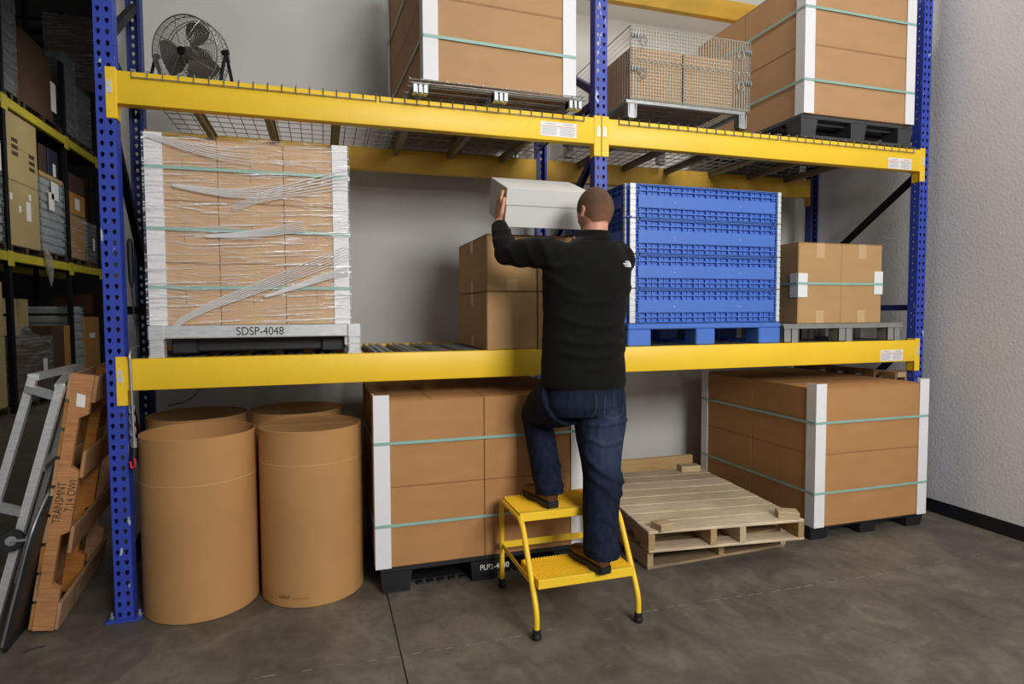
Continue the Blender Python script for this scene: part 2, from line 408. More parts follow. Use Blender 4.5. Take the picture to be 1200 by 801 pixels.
def beam(bay, zt, rear=False, x0=None, label=None, m=yellow):
    xa = bay*SP + PW; xb = (bay+1)*SP
    if rear and bay == 0: xa += LSK
    yf, s = (-0.006, 1) if not rear else (YR+0.006, -1)
    Y = lambda d: yf + s*d
    mb = MB(); ylo, yhi = sorted((Y(0.0), Y(0.062)))
    mb.box(xa+0.004, xb-0.004, ylo, yhi, zt-BH, zt, b=0.006, seg=2)
    B = mb.part('beam', m, rack, smooth=True, angle=30)
    for (xe, d) in ((xa, -1), (xb, 1)):
        c = MB()
        e0, e1 = sorted((xe + d*0.0365, xe - d*0.010)); ya, yb = sorted((Y(-0.003), Y(0.0045)))
        c.box(e0, e1, ya, yb, zt-0.222, zt+0.012, b=0.003)
        s0, s1 = sorted((xe - d*0.0055, xe - d*0.0012)); yc, yd = sorted((Y(0.006), Y(0.066)))
        c.box(s0, s1, yc, yd, zt-0.222, zt+0.010, b=0.0015)
        C = c.part('connector', m, B)
        hl = MB()
        for zz in (0.03, 0.118, 0.19):
            yy = Y(-0.0032); hl.cyl((xe+d*0.02, yy, zt-zz), (xe+d*0.02, yy - s*0.0008, zt-zz), 0.0033, 8)
        hl.cyl((xe-d*0.0062, Y(0.04), zt-0.19), (xe-d*0.0070, Y(0.04), zt-0.19), 0.006, 8)
        hl.part('rivet', dkblue if rear else yellow_shaded, B)
        if not rear:
            k = MB(); yy = Y(-0.003)
            pl = [(-.011, -.03), (.011, -.03), (.011, .018), (.006, .022), (.006, .03), (-.006, .03), (-.006, .022), (-.011, .018)]
            zc = zt-0.078; xc = xe + d*0.019
            k.prism(pl, lambda u, v: Vector((xc+u, yy, zc+v)), lambda u, v: Vector((xc+u, yy-0.0025, zc+v)))
            K = k.part('safety_clip', zinc, B)
            kk = MB(); kk.lathe((xc, yy-0.0025, zc+0.004), [(0.005, 0), (0.005, 0.001)], 10, Matrix.Rotation(PI/2, 3, 'X'))
            kk.part('clip_pin', yellow, B)
    if label:
        lx0, lx1, lz0, lz1 = label; y = yf
        l = MB().box(lx0, lx1, y-0.0012, y-0.0002, lz0, lz1)
        l.mi = 1; zz = lz0 + (lz1-lz0)*0.72; l.box(lx0+.004, lx1-.004, y-0.0016, y-0.001, zz-0.003, zz)
        l.mi = 2; xm = (lx0+lx1)/2; hh = lz1-lz0
        for q in range(6):
            zq = lz0 + hh*(0.10+0.095*q)
            for (u0, u1) in ((lx0+.008, xm-.008), (xm+.008, lx1-.008)):
                l.box(u0, u1 - (0.012 if q % 3 == 0 else 0), y-0.0016, y-0.001, zq, zq+hh*0.045)
        for (u0, u1) in ((lx0+.03, xm-.02), (xm+.03, lx1-.02)): l.box(u0, u1, y-0.0016, y-0.001, lz0+hh*.83, lz0+hh*.90)
        l.part('warning_label', [white_label, red_ink, grey_ink], B)
    return B
beam(0, ZU, label=(2.174, 2.394, 2.480, 2.560)); beam(1, ZU, label=(4.728, 4.938, 2.462, 2.536))
beam(0, ZL, m=yellow); beam(1, ZL, label=(4.703, 4.908, 1.126, 1.202))
for bay in (0, 1):
    beam(bay, ZU, rear=True, m=yellow_shaded); beam(bay, ZL, rear=True, m=yellow_shaded)
beam(1, 4.0, rear=True, m=yellow_shaded); beam(1, 4.0)

# wire decks on the upper beams: each panel lifts off
def wire_deck(x0, x1, label):
    zt = ZU + 0.004
    root = empty('wire_deck', ((x0+x1)/2, 0.53, ZU), label, 'wire deck', 'wire decks on the upper beams')
    w = MB(); r = 0.0028
    n = int(round((x1-x0)/0.066)); 
    for k in range(n+1):
        x = x0 + (x1-x0)*k/n
        w.tube([(x, -0.0125, zt-0.036), (x, -0.0125, zt+0.001), (x, -0.008, zt+0.006), (x, YR-0.02, zt+0.006), (x, YR+0.010, zt+0.006), (x, YR+0.0135, zt-0.02)], r, 4)
    y = -0.0185
    w.tube([(x0, y, zt-0.034), (x1, y, zt-0.034)], r, 4)
    for k in range(11):
        y = 0.02 + (YR-0.06)*k/10; z = zt + 0.006 - 0.0056
        w.tube([(x0-0.004, y, z), (x1+0.004, y, z)], r, 4)
    w.part('wire_grid', wiremat, root)
    for k in range(3):
        xc = x0 + (x1-x0)*(0.17 + 0.33*k)
        c = MB(); pr = [(-.027, 0), (.027, 0), (.027, -.004), (.016, -.004), (.014, -.038), (-.014, -.038), (-.016, -.004), (-.027, -.004)]
        c.prism(pr, lambda u, v: Vector((xc+u, 0.058, zt-0.0085+v)), lambda u, v: Vector((xc+u, YR-0.058, zt-0.0085+v)))
        c.part('support_channel', channelmat, root)
wire_deck(0.15, 1.265, 'leftmost wire mesh deck on the upper beams, under the round fan')
wire_deck(1.285, 2.44, 'wire mesh deck on the upper beams under the middle strapped cartons')
wire_deck(2.665, 3.80, 'wire mesh deck on the upper beams under the wire basket')
wire_deck(3.82, 4.955, 'rightmost wire mesh deck on the upper beams, under the black plastic pallet')
# steel slat decks on the lower beams
def slat_deck(x0, x1, label):
    mb = MB(); z0 = ZL - 0.022; n = int((x1-x0)/0.150); 
    for k in range(n):
        xc = x0 + (x1-x0)*(k+0.5)/n
        pr = [(-.052, 0), (.052, 0), (.052, .022), (.030, .022), (.026, .012), (.008, .012), (.005, .022), (-.014, .022), (-.018, .010), (-.040, .010), (-.043, .022), (-.052, .022)]
        mb.prism(pr, lambda u, v: Vector((xc+u, 0.058, z0+v)), lambda u, v: Vector((xc+u, YR-0.058, z0+v)))
    for y in (0.066, YR-0.072): mb.box(x0, x1, y, y+0.02, z0-0.012, z0, b=0)
    return mb.thing('slatted_deck', slatmat, label, 'rack deck', 'steel slat decks on the lower beams')
slat_deck(0.10, 2.49, 'grey steel slatted deck on the lower left beams, under the wrapped cartons')
slat_deck(2.62, 5.0, 'grey steel slatted deck on the lower right beams, under the blue bulk bin')
# ================================================================ strapped carton loads
ZD = ZU + 0.0135                     # top of the deck wires
def carton_mb(x0, x1, y0, y1, z0, z1, b=0.0035, flap='y', g=0.003):
    """closed carton: body and, on top, two outer flaps meeting in a slit along x or y"""
    mb = MB(); t = 0.004
    mb.box(x0, x1, y0, y1, z0, z1-t, b=b)
    if flap == 'y':
        xm = (x0+x1)/2
        mb.box(x0, xm-g/2, y0, y1, z1-t, z1, b=0.0012); mb.box(xm+g/2, x1, y0, y1, z1-t, z1, b=0.0012)
    else:
        ym = (y0+y1)/2
        mb.box(x0, x1, y0, ym-g/2, z1-t, z1, b=0.0012); mb.box(x0, x1, ym+g/2, y1, z1-t, z1, b=0.0012)
    return mb
def rot_about(o, piv, ang):
    """turn a finished top-level object about a vertical line"""
    if not ang: return
    v = Vector(o.location) - Vector(piv); R = Matrix.Rotation(ang, 3, 'Z')
    o.location = Vector(piv) + R @ v; o.rotation_euler = (0, 0, ang)
def corner_board(x, y, sx, sy, z0, z1, w=0.075, t=0.006):
    """L-shaped edge protector whose inner corner sits at (x, y); the legs run along -sx and -sy"""
    mb = MB()
    pl = [(0, 0), (-w, 0), (-w, t), (t, t), (t, -w), (0, -w)]
    pts = [(x + sx*u, y + sy*v) for u, v in pl]
    mb.prism(pts, lambda u, v: Vector((u, v, z0)), lambda u, v: Vector((u, v, z1)))
    return mb
def strap_mb(x0, x1, y0, y1, z, h=0.016, t=0.0012, sag=0.0):
    """closed band round a load"""
    mb = MB()
    def ringpts(e): 
        c = 0.006
        return [(x0-e+c, y0-e), (x1+e-c, y0-e), (x1+e, y0-e+c), (x1+e, y1+e-c), (x1+e-c, y1+e), (x0-e+c, y1+e), (x0-e, y1+e-c), (x0-e, y0-e+c)]
    A, B = ringpts(0), ringpts(t)
    rings = []
    for (a, b) in zip(A, B):
        rings.append([Vector((*a, z-h/2)), Vector((*b, z-h/2)), Vector((*b, z+h/2)), Vector((*a, z+h/2))])
    mb.loft(rings, closed=True)
    # seal
    xs = x0 + (x1-x0)*0.62
    return mb
def load(x0, x1, y0, y1, z0, nx, ny, rows, boards, straps, names, piv=None, ang=0, flap='y', bt=0.03, m=kraft):
    """names: dict with 'carton' (fn of ix, iy, iz), 'board', 'strap' label makers and group words"""
    out = []; dx = (x1-x0)/nx; dy = (y1-y0)/ny; z = z0
    for iz, h in enumerate(rows):
        for iy in range(ny):
            for ix in range(nx):
                g = 0.0015
                o = carton_mb(x0+ix*dx+g, x0+(ix+1)*dx-g, y0+iy*dy+g, y0+(iy+1)*dy-g, z, z+h-0.001, flap=flap)\
                    .thing('carton', m, names['carton'](ix, iy, iz), 'carton', names['gc'])
                out.append(o)
        z += h
    for (cx, cy, key) in boards:
        X = x0-0.001 if cx < 0 else x1+0.001; Y = y0-0.001 if cy < 0 else y1+0.001
        out.append(corner_board(X, Y, cx, cy, z0-0.0, z+bt).thing('corner_board', white_board, names['board'](key), 'edge protector', names['gb']))
    for zs, key in straps:
        out.append(strap_mb(x0-0.0085, x1+0.0085, y0-0.0085, y1+0.0085, zs).thing('strap', strapm, names['strap'](key), 'strap', names['gs']))
    if ang:
        for o in out: rot_about(o, piv, ang)
    return out
def lab(where, rowwords, colwords, depwords, adj='plain brown'):
    def f(ix, iy, iz):
        w = [q for q in (rowwords[iz], colwords[ix], depwords[iy]) if q]
        return f"{' '.join(w)} brown carton of the strapped {where}"
    return f

# --- floor load right of centre-left: 'middle floor load'
names = dict(carton=lab('floor load behind the step stool', ['lower', 'upper'], ['left', 'right'], ['']),
    board=lambda k: f'white corner board at the {k} corner of the floor load behind the step stool',
    strap=lambda k: f'{k} mint green strap round the floor load behind the step stool',
    gc='cartons in the floor load behind the stool', gb='edge boards of the floor load behind the stool', gs='straps of the floor load behind the stool')
load(1.222, 2.385, -0.12, 0.86, 0.147, 2, 1, [0.424, 0.456], [(-1, -1, 'left front'), (1, -1, 'right front')], [(0.805, 'upper'), (0.372, 'lower')], names)
# --- floor load at the right
names = dict(carton=lab('floor load by the right wall', ['lower', 'upper'], [''], ['front', 'rear']),
    board=lambda k: f'white corner board at the {k} corner of the floor load by the right wall',
    strap=lambda k: f'{k} mint green strap round the floor load by the right wall',
    gc='cartons in the right floor load', gb='edge boards of the right floor load', gs='straps of the right floor load')
load(3.962, 4.90, -0.205, 1.0, 0.088, 1, 2, [0.468, 0.430], [(-1, -1, 'left front'), (1, -1, 'right front'), (-1, 1, 'left rear')], [(0.765, 'upper'), (0.31, 'lower')], names, flap='x')
# --- load on the upper beams of the left bay
names = dict(carton=lab('upper-deck load left of the middle post', ['bottom', 'middle', 'topmost'], [''], ['front', 'rear']),
    board=lambda k: f'white corner board, {k} edge of the upper-deck load left of the middle post',
    strap=lambda k: f'{k} mint green strap round the upper-deck load left of the middle post',
    gc='cartons in the upper middle load', gb='edge boards of the upper middle load', gs='straps of the upper middle load')
load(1.512, 2.382, -0.045, 1.155, 2.704, 1, 2, [0.436, 0.436, 0.2], [(-1, -1, 'left front'), (1, -1, 'right front'), (-1, 1, 'left rear')], [(2.93, 'lower'), (3.36, 'upper')], names, piv=(1.512, -0.045, 0), ang=math.radians(2.5), flap='x', m=kraft_up)
# --- load on the upper beams at the right
names = dict(carton=lab('upper-deck load by the right wall', ['lower', 'upper'], [''], ['front', 'rear']),
    board=lambda k: f'white corner board, {k} edge of the upper-deck load by the right wall',
    strap=lambda k: f'{k} mint green strap round the upper-deck load by the right wall',
    gc='cartons in the upper right load', gb='edge boards of the upper right load', gs='straps of the upper right load')
load(4.01, 4.945, 0.0, 1.2, 2.775, 1, 2, [0.448, 0.452], [(-1, -1, 'left front'), (1, -1, 'right front')], [(2.99, 'lower'), (3.455, 'upper')], names, flap='x', m=kraft_up)

# ================================================================ pallets
def plastic_pallet(x0, x1, y0, y1, z0, z1, m, feet_w=0.13, solid=0.05, runners=True, r3=True):
    """moulded plastic pallet as (deck, block) mesh builders"""
    deck = MB(); deck.box(x0, x1, y0, y1, z1-solid, z1, b=0.004)
    for k in range(9):
        yy = y0 + (y1-y0)*(k+0.5)/9
        deck.box(x0+0.02, x1-0.02, yy-0.008, yy+0.008, z1-solid-0.018, z1-solid+0.002)
    bl = []
    for ix in (0, 0.5, 1):
        for iy in (0, 0.5, 1):
            w = feet_w; cx = x0 + w/2 + (x1-x0-w)*ix; cy = y0 + w/2 + (y1-y0-w)*iy
            b = MB(); t = 0.012
            b.loft([[Vector((cx+sx*(w/2-t), cy+sy*(w/2-t), z0)) for sx, sy in ((-1, -1), (1, -1), (1, 1), (-1, 1))],
                    [Vector((cx+sx*w/2, cy+sy*w/2, z1-solid)) for sx, sy in ((-1, -1), (1, -1), (1, 1), (-1, 1))]])
            bl.append(b)
    return deck, bl
# under the middle floor load
R_ = empty('plastic_pallet', (1.82, 0.4, 0), 'black plastic pallet lettered in white under the floor load behind the step stool', 'pallet')
dk, bl = plastic_pallet(1.242, 2.375, -0.105, 0.85, 0, 0.146, blkplastic, 0.165, 0.03)
dk.part('deck', blkplastic, R_)
for b in bl: b.part('foot', blkplastic, R_)
lg = MB()
for ix in range(2):
    for q in range(3):
        xa = 1.41 + ix*0.5
        lg.box(xa+0.0, xa+0.40, 0.0+q*0.33, 0.12+q*0.33, 0.002, 0.014)
        for s in range(6): lg.box(xa+0.03+s*0.06, xa+0.065+s*0.06, -0.04+q*0.33, 0.0+q*0.33, 0.002, 0.012)
lg.part('base_grid', blkplastic, R_)
text_mesh('PLP2-4840', 0.041, white_ink, 'lettering', R_, Matrix.Translation(Vector((1.862, -0.103, 0.074)) - Vector((1.82, 0.4, 0))) @ FRONT, bold=0.0008, sx=0.95)
# under the right floor load
R_ = empty('plastic_pallet', (4.43, 0.4, 0), 'black plastic nestable pallet under the floor load by the right wall', 'pallet')
dk, bl = plastic_pallet(3.95, 4.91, -0.19, 0.99, 0, 0.087, blkplastic, 0.15, 0.018)
dk.part('deck', blkplastic, R_)
for b in bl: b.part('foot', blkplastic, R_)
# under the upper right load
R_ = empty('plastic_pallet', (4.48, 0.6, ZD), 'dark grey plastic pallet with two fork openings on the upper deck by the right wall', 'pallet')
dk, bl = plastic_pallet(4.0, 4.965, 0.012, 1.2, ZD, 2.774, greyplastic, 0.135, 0.028)
dk.part('deck', greyplastic, R_)
for b in bl: b.part('block', greyplastic, R_)
for q in range(3):
    y = 0.012 + q*0.525; MB().box(4.0, 4.965, y, y+0.13, ZD, ZD+0.02, b=0.003).part('bottom_runner', greyplastic, R_)
# galvanised wire pallet under the upper middle load
R_ = empty('wire_pallet', (1.93, 0.55, ZD), 'galvanised steel wire pallet under the cartons on the upper deck', 'pallet')
w = MB(); zt = 2.699
X0, X1, Y0, Y1 = 1.432, 2.415, -0.075, 1.14
for zz, nn in ((zt-0.004, 15), (zt-0.012, 0)):
    for k in range(nn+1 if nn else 0):
        x = X0 + (X1-X0)*k/nn; w.tube([(x, Y0, zz), (x, Y1, zz)], 0.003, 4)
for k in range(13):
    y = Y0 + (Y1-Y0)*k/12; w.tube([(X0, y, zt-0.010), (X1, y, zt-0.010)], 0.003, 4)
for k in range(13):
    y = Y0 + 0.03 + (Y1-Y0-0.06)*k/12; w.tube([(X0+0.06, y, zt-0.026), (X1-0.06, y, zt-0.026)], 0.0035, 4)
w.tube([(X0, Y0, zt-0.026), (X1, Y0, zt-0.026)], 0.0035, 6); w.part('wire_top', galv, R_)
for ix in range(3):
    xc = X0 + 0.055 + (X1-X0-0.11)*ix/2
    f = MB()
    for iy in range(3):
        yc = Y0 + 0.03 + (Y1-Y0-0.06)*iy/2
        pr = [(-.045, 0), (-.040, 0.006), (-.028, .006), (-.020, .026), (-.012, .026), (-.012, .006), (.012, .006), (.012, .026), (.020, .026), (.028, .006), (.040, .006), (.045, 0)]
        pts = [(xc-0.036, 0), (xc-0.02, 0), (xc-0.015, 0.012), (xc+0.015, 0.012), (xc+0.02, 0), (xc+0.036, 0), (xc+0.042, 0)]
        for (xa, xb) in ((-0.040, -0.016), (-0.010, 0.010), (0.016, 0.040)):
            f.box(xc+xa, xc+xb, yc-0.03, yc+0.03 - (0.012 if xa == -0.010 else 0), ZD, zt-0.030, b=0.004)
        f.box(xc-0.040, xc+0.040, yc-0.014, yc+0.03, ZD+0.002, zt-0.030)
    f.box(xc-0.04, xc+0.04, Y0, Y1, zt-0.031, zt-0.029)
    f.part('leg_channel', galv, R_)
R_.location = R_.location
# ================================================================ stretch-wrapped cartons on the lower left shelf
cx = [0.187, 0.493, 0.799, 1.107]; cz = [1.4255, 1.73, 2.031, 2.335]
rown = ['bottom', 'middle', 'top']; coln = ['left', 'centre', 'right']
for iz in range(3):
    for ix in range(3):
        o = carton_mb(cx[ix]+.001, cx[ix+1]-.001, 0.045, 1.0, cz[iz], cz[iz+1]-.002).thing('carton', kraft_lt,
            f'{rown[iz]} {coln[ix]} taped carton in the stretch-wrapped stack on the lower shelf', 'carton', 'stretch-wrapped cartons')
        xm = (cx[ix]+cx[ix+1])/2
        for zz, hh in ((cz[iz], 0.10), (cz[iz+1]-0.004, -0.10)):
            za, zb = sorted((zz, zz+hh))
            MB().box(xm-0.034, xm+0.034, 0.0442, 0.0448, za+.002, zb).part('tape', tape, o)
        gl = MB().box(xm-0.001, xm+0.001, 0.0444, 0.0449, cz[iz]+.003, cz[iz+1]-.006); gl.part('flap_seam', mat('carton_seam', (128, 92, 58), 0.8, var=0), o)
for (sx, key) in ((-1, 'left'), (1, 'right')):
    X = 0.184 if sx < 0 else 1.110
    corner_board(X, 0.042, sx, -1, cz[0], 2.350, w=0.072).thing('corner_board', white_board, f'white corner board at the {key} front edge of the stretch-wrapped cartons', 'edge protector', 'edge boards of the wrapped cartons')
for zs, key in ((1.610, 'lowest'), (1.893, 'middle'), (2.188, 'highest')):
    strap_mb(0.1755, 1.1185, 0.0335, 1.002, zs).thing('strap', strapm, f'mint green strap, {key} of three round the stretch-wrapped cartons', 'strap', 'straps of the wrapped cartons')
def film_mat(name, base, dens, tint=(248, 248, 250), rough=0.18, gloss=0.4):
    m = bpy.data.materials.new(name); m.use_nodes = True; nt = m.node_tree; N = nt.nodes; L = nt.links
    N.remove(N['Principled BSDF'])
    tr = N.new('ShaderNodeBsdfTransparent'); df = N.new('ShaderNodeBsdfDiffuse'); gl = N.new('ShaderNodeBsdfGlossy')
    df.inputs[0].default_value = (*lin(tint), 1); gl.inputs['Roughness'].default_value = rough; gl.inputs[0].default_value = (0.9, 0.9, 0.9, 1)
    tc = N.new('ShaderNodeTexCoord')
    facs = []
    for (sc, rot, lo, hi, s) in (((1.5, 1, 40), 0.05, 0.54, 0.70, 1.0), ((2.0, 1, 70), -0.14, 0.58, 0.74, 0.9)):
        mp = N.new('ShaderNodeMapping'); mp.inputs['Scale'].default_value = sc
        mr = N.new('ShaderNodeMapping'); mr.inputs['Rotation'].default_value = (0, rot, 0)
        n = N.new('ShaderNodeTexNoise'); n.inputs['Scale'].default_value = 2.2; n.inputs['Detail'].default_value = 4; n.inputs['Distortion'].default_value = 0.15
        r = N.new('ShaderNodeMapRange'); r.inputs['From Min'].default_value = lo; r.inputs['From Max'].default_value = hi; r.inputs['To Max'].default_value = s
        L.new(tc.outputs['Object'], mr.inputs[0]); L.new(mr.outputs[0], mp.inputs[0]); L.new(mp.outputs[0], n.inputs['Vector']); L.new(n.outputs['Fac'], r.inputs[0]); facs.append((n, r))
    mx = N.new('ShaderNodeMath'); mx.operation = 'MAXIMUM'; L.new(facs[0][1].outputs[0], mx.inputs[0]); L.new(facs[1][1].outputs[0], mx.inputs[1])
    fa = N.new('ShaderNodeMath'); fa.operation = 'MULTIPLY_ADD'; fa.inputs[1].default_value = dens; fa.inputs[2].default_value = base; fa.use_clamp = True
    L.new(mx.outputs[0], fa.inputs[0])
    a = N.new('ShaderNodeMixShader'); a.inputs[0].default_value = gloss; L.new(df.outputs[0], a.inputs[1]); L.new(gl.outputs[0], a.inputs[2])
    b = N.new('ShaderNodeMixShader'); L.new(fa.outputs[0], b.inputs[0]); L.new(tr.outputs[0], b.inputs[1]); L.new(a.outputs[0], b.inputs[2])
    bp = N.new('ShaderNodeBump'); bp.inputs['Strength'].default_value = 0.6; bp.inputs['Distance'].default_value = 0.02
    L.new(facs[0][0].outputs['Fac'], bp.inputs['Height']); L.new(bp.outputs[0], gl.inputs['Normal'])
    L.new(b.outputs[0], N['Material Output'].inputs[0]); return m
film = film_mat('stretch_film', 0.05, 0.9)
filmfold = film_mat('stretch_film_fold', 0.72, 0.28, gloss=0.12)
def film_shell(x0, x1, y0, y1, z0, z1, n=36, m=24, seed=1, amp=0.0022):
    mb = MB(); per = []
    for i in range(n): per.append((x0+(x1-x0)*i/n, y0, 0, -1))
    for i in range(n): per.append((x1, y0+(y1-y0)*i/n, 1, 0))
    for i in range(n): per.append((x1-(x1-x0)*i/n, y1, 0, 1))
    for i in range(n): per.append((x0, y1-(y1-y0)*i/n, -1, 0))
    rings = []
    for k in range(m+1):
        z = z0 + (z1-z0)*k/m; ring = []
        for (x, y, nx, ny) in per:
            d = amp*noise.noise(Vector((x*3, y*3, z*26 + 2.0*x))+Vector((seed, 0, 0)))
            ring.append(Vector((x+nx*d, y+ny*d, z)))
        rings.append(ring)
    return mb.loft(rings, False, False)
fo = film_shell(0.169, 1.125, 0.027, 1.008, 1.428, 2.347).thing('stretch_wrap', film, 'clear glossy stretch film wound round the cartons on the lower left shelf', 'stretch film', smooth=True)
# bundled film: taut folds that run over the faces
def fold(parent, pts, w, seed):
    """a rope-like pleat of film on the front face y ~ 0.024; pts are (x, z)"""
    rnd = random.Random(seed); mb = MB(); k = len(pts)
    P = [Vector((x, 0.0235 - 0.003, z)) for x, z in pts]
    for q in range(6):
        off = (q-2.5)*w*0.36
        path = []
        for i, p in enumerate(P):
            t = (P[min(i+1, k-1)] - P[max(i-1, 0)]).normalized(); nrm = Vector((-t.z, 0, t.x))
            s = 0.25 + 0.9*i/(k-1)
            path.append(p + nrm*off*s + Vector((0, rnd.uniform(-.001, .001), 0)))
        mb.tube(path, [0.0006+0.0022*math.sin(PI*(i+0.4)/(k+0.2)) for i in range(k)], 5)
    return mb.part('film_fold', filmfold, parent, smooth=True)
fold(fo, [(0.26, 1.395), (0.33, 1.455), (0.45, 1.52), (0.62, 1.59), (0.80, 1.665), (0.98, 1.74), (1.115, 1.80)], 0.034, 1)
fold(fo, [(0.56, 2.00), (0.68, 2.055), (0.80, 2.095), (0.93, 2.13), (1.06, 2.165), (1.12, 2.17)], 0.05, 2)
fold(fo, [(0.30, 2.10), (0.42, 2.085), (0.54, 2.075), (0.66, 2.082), (0.80, 2.11)], 0.03, 3)
fold(fo, [(0.20, 2.33), (0.36, 2.29), (0.52, 2.265), (0.66, 2.262)], 0.04, 4)
fold(fo, [(0.44, 1.86), (0.58, 1.87), (0.72, 1.89), (0.90, 1.925)], 0.024, 5)
fold(fo, [(0.70, 1.565), (0.86, 1.62), (1.02, 1.68), (1.11, 1.70)], 0.022, 6)
# steel pallet beneath
R_ = empty('steel_pallet', (0.673, 0.52, ZL), 'bright aluminium-coloured steel pallet stencilled with black lettering on the lower left shelf', 'pallet')
xa, xb, ya, yb = 0.176, 1.168, 0.012, 1.0
for (x0, x1, y0, y1) in ((xa, xb, ya, ya+0.045), (xa, xb, yb-0.045, yb)):
    MB().box(x0, x1, y0, y1, 1.360, 1.424, b=0.006, seg=2).part('edge_rail', alum, R_)
for x in (xa, (xa+xb)/2-0.03, xb-0.06): MB().box(x, x+0.06, ya+0.047, yb-0.047, 1.366, 1.423, b=0.004).part('cross_rail', alum, R_)
MB().box(xa+0.07, xb-0.07, ya+0.05, yb-0.05, 1.4235, 1.4248).part('deck_sheet', alum, R_)
for x in (xa+0.001, xb-0.066):
    for y in (ya-0.004, yb-0.06):
        f = MB().box(x, x+0.065, y, y+0.064, ZL+0.0005, 1.358, b=0.006)
        f.box(x-0.003, x+0.068, y-0.003, y+0.060, 1.352, 1.4245, b=0.006); f.box(x-0.002, x+0.067, y-0.002, y+0.066, 1.318, 1.326, b=0.002)
        f.box(x-0.002, x+0.067, y-0.002, y+0.066, ZL+0.0005, ZL+0.012, b=0.002)
        f.part('corner_foot', alum, R_)
lb = MB()
for y in (0.12, 0.82): lb.box(xa+0.09, xb-0.09, y, y+0.09, ZL+0.02, 1.364, b=0.008)
for x in (xa+0.08, xb-0.2): lb.box(x, x+0.12, 0.10, 0.92, ZL+0.012, 1.362, b=0.008)
lb.part('underframe', blkplastic, R_)
text_mesh('SDSP-4048', 0.058, black_ink, 'stencil', R_, Matrix.Translation(Vector((0.676, ya-0.0005, 1.391)) - Vector((0.673, 0.52, ZL))) @ FRONT, sx=0.86)
# ================================================================ four brown boxes in the middle of the lower shelf
bx = [(1.86, 2.157), (2.163, 2.46)]; bz = [(ZL+0.001, 1.597), (1.600, 1.920)]
for iz, rn in enumerate(('lower', 'upper')):
    for ix, cn in enumerate(('left', 'right')):
        x0, x1 = bx[ix]; z0, z1 = bz[iz]
        o = carton_mb(x0, x1, 0.015, 0.74, z0, z1, b=0.005, flap='x').thing('carton', kraft_in,
            f'{rn} {cn} brown box of the four behind the man on the lower shelf', 'carton', 'boxes behind the man')
        for za, zb in ((z1-0.075, z1-0.004), (z0+0.004, z0+0.070)):
            MB().box(x0-0.0006, x0-0.0001, 0.34, 0.40, za, zb).part('tape', tape, o)
        if iz: MB().box((x0+x1)/2-0.03, (x0+x1)/2+0.03, 0.0144, 0.0149, z0+.004, z0+.066).part('tape', tape, o)
# ================================================================ strapped brown box at the right of the lower shelf
x0, x1, y0, y1, z0, z1 = 4.018, 4.738, 0.03, 0.62, 1.394, 1.938
o = carton_mb(x0, x1, y0, y1, z0, z1, b=0.005, flap='y').thing('carton', kraft_in, 'single strapped brown box on a grey pallet at the right end of the lower shelf', 'carton')
for xc in (4.20, 4.56):
    for za, zb in ((z1-0.10, z1-0.004), (z0+0.004, z0+0.09)): MB().box(xc-0.034, xc+0.034, y0-0.0008, y0-0.0002, za, zb).part('tape', tape, o)
sm = MB().box((x0+x1)/2-.001, (x0+x1)/2+.001, y0-0.0006, y0-0.0002, z0+.004, z1-.004); sm.part('flap_seam', MATS['carton_seam'], o)
for (sx, X, k, za, zb) in ((-1, x0-.001, 'left', 1.572, 1.732), (1, x1+.001, 'right', 1.594, 1.753)):
    corner_board(X, y0-.001, sx, -1, za, zb, w=0.073, t=0.004).thing('corner_board', white_board, f'short white corner guard on the {k} edge of the strapped box on the right shelf', 'edge protector', 'corner guards of the strapped box')
strap_mb(x0-.0062, x1+.0062, y0-.0062, y1+.003, 1.664).thing('strap', strapm, 'mint green strap round the single brown box on the right of the lower shelf', 'strap')
R_ = empty('metal_pallet', (4.4, 0.4, ZL), 'low grey metal pallet with slim uprights under the strapped box on the right shelf', 'pallet')
mt = mat('grey_metal_pallet', (158, 160, 158), 0.4, 0.4, var=0.1)
d = MB()
d.box(3.893, 4.925, 0.015, 0.80, 1.372, 1.380, b=0.002)
for k in range(12): d.box(3.893, 4.925, 0.02+k*0.067, 0.045+k*0.067, 1.380, 1.3925, b=0.002)
d.box(3.893, 4.925, 0.012, 0.022, 1.362, 1.378)
d.part('deck', mt, R_)
for x in (3.962, 4.42, 4.855):
    for y in (0.02, 0.36, 0.70):
        f = MB()
        for dx in (-0.062, -0.002): f.box(x+dx-0.004, x+dx+0.060, y, y+0.006, ZL+.001, 1.371)
        f.box(x-0.066, x+0.002, y, y+0.085, ZL+.001, ZL+.006); f.box(x-0.066, x+0.062, y, y+0.085, 1.364, 1.371)
        for dx in (-0.066, -0.004, 0.054): f.box(x+dx, x+dx+0.006, y, y+0.085, ZL+.001, 1.371)
        f.part('leg', mt, R_)
# ================================================================ blue collapsible bulk bin
R_ = empty('bulk_bin', (3.29, 0.55, ZL), 'blue ribbed plastic bulk bin with bright metal corner hinges on the lower shelf', 'bulk bin')
X0, X1, Y0, Y1 = 2.745, 3.870, 0.018, 1.03
def bin_base():
    mb = MB(); z0, z1 = ZL+.001, 1.405
    mb.box(X0, X1, Y0, Y1, 1.372, z1, b=0.006)
    for (xa, xb) in ((X0, 2.905), (3.226, 3.366), (3.70, X1)):
        for (ya, yb) in ((Y0, Y0+0.14), (0.45, 0.60), (Y1-0.14, Y1)):
            mb.box(xa, xb, ya, yb, z0, 1.372, b=0.008)
    for (xa, xb) in ((X0+0.01, 2.90), (3.23, 3.36), (3.71, X1-0.01)): mb.box(xa, xb, Y0+0.02, Y1-0.02, z0, z0+0.02)
    return mb
bin_base().part('pallet_base', blueplastic, R_)
tz = [1.408, 1.622, 1.832, 2.048, 2.258]
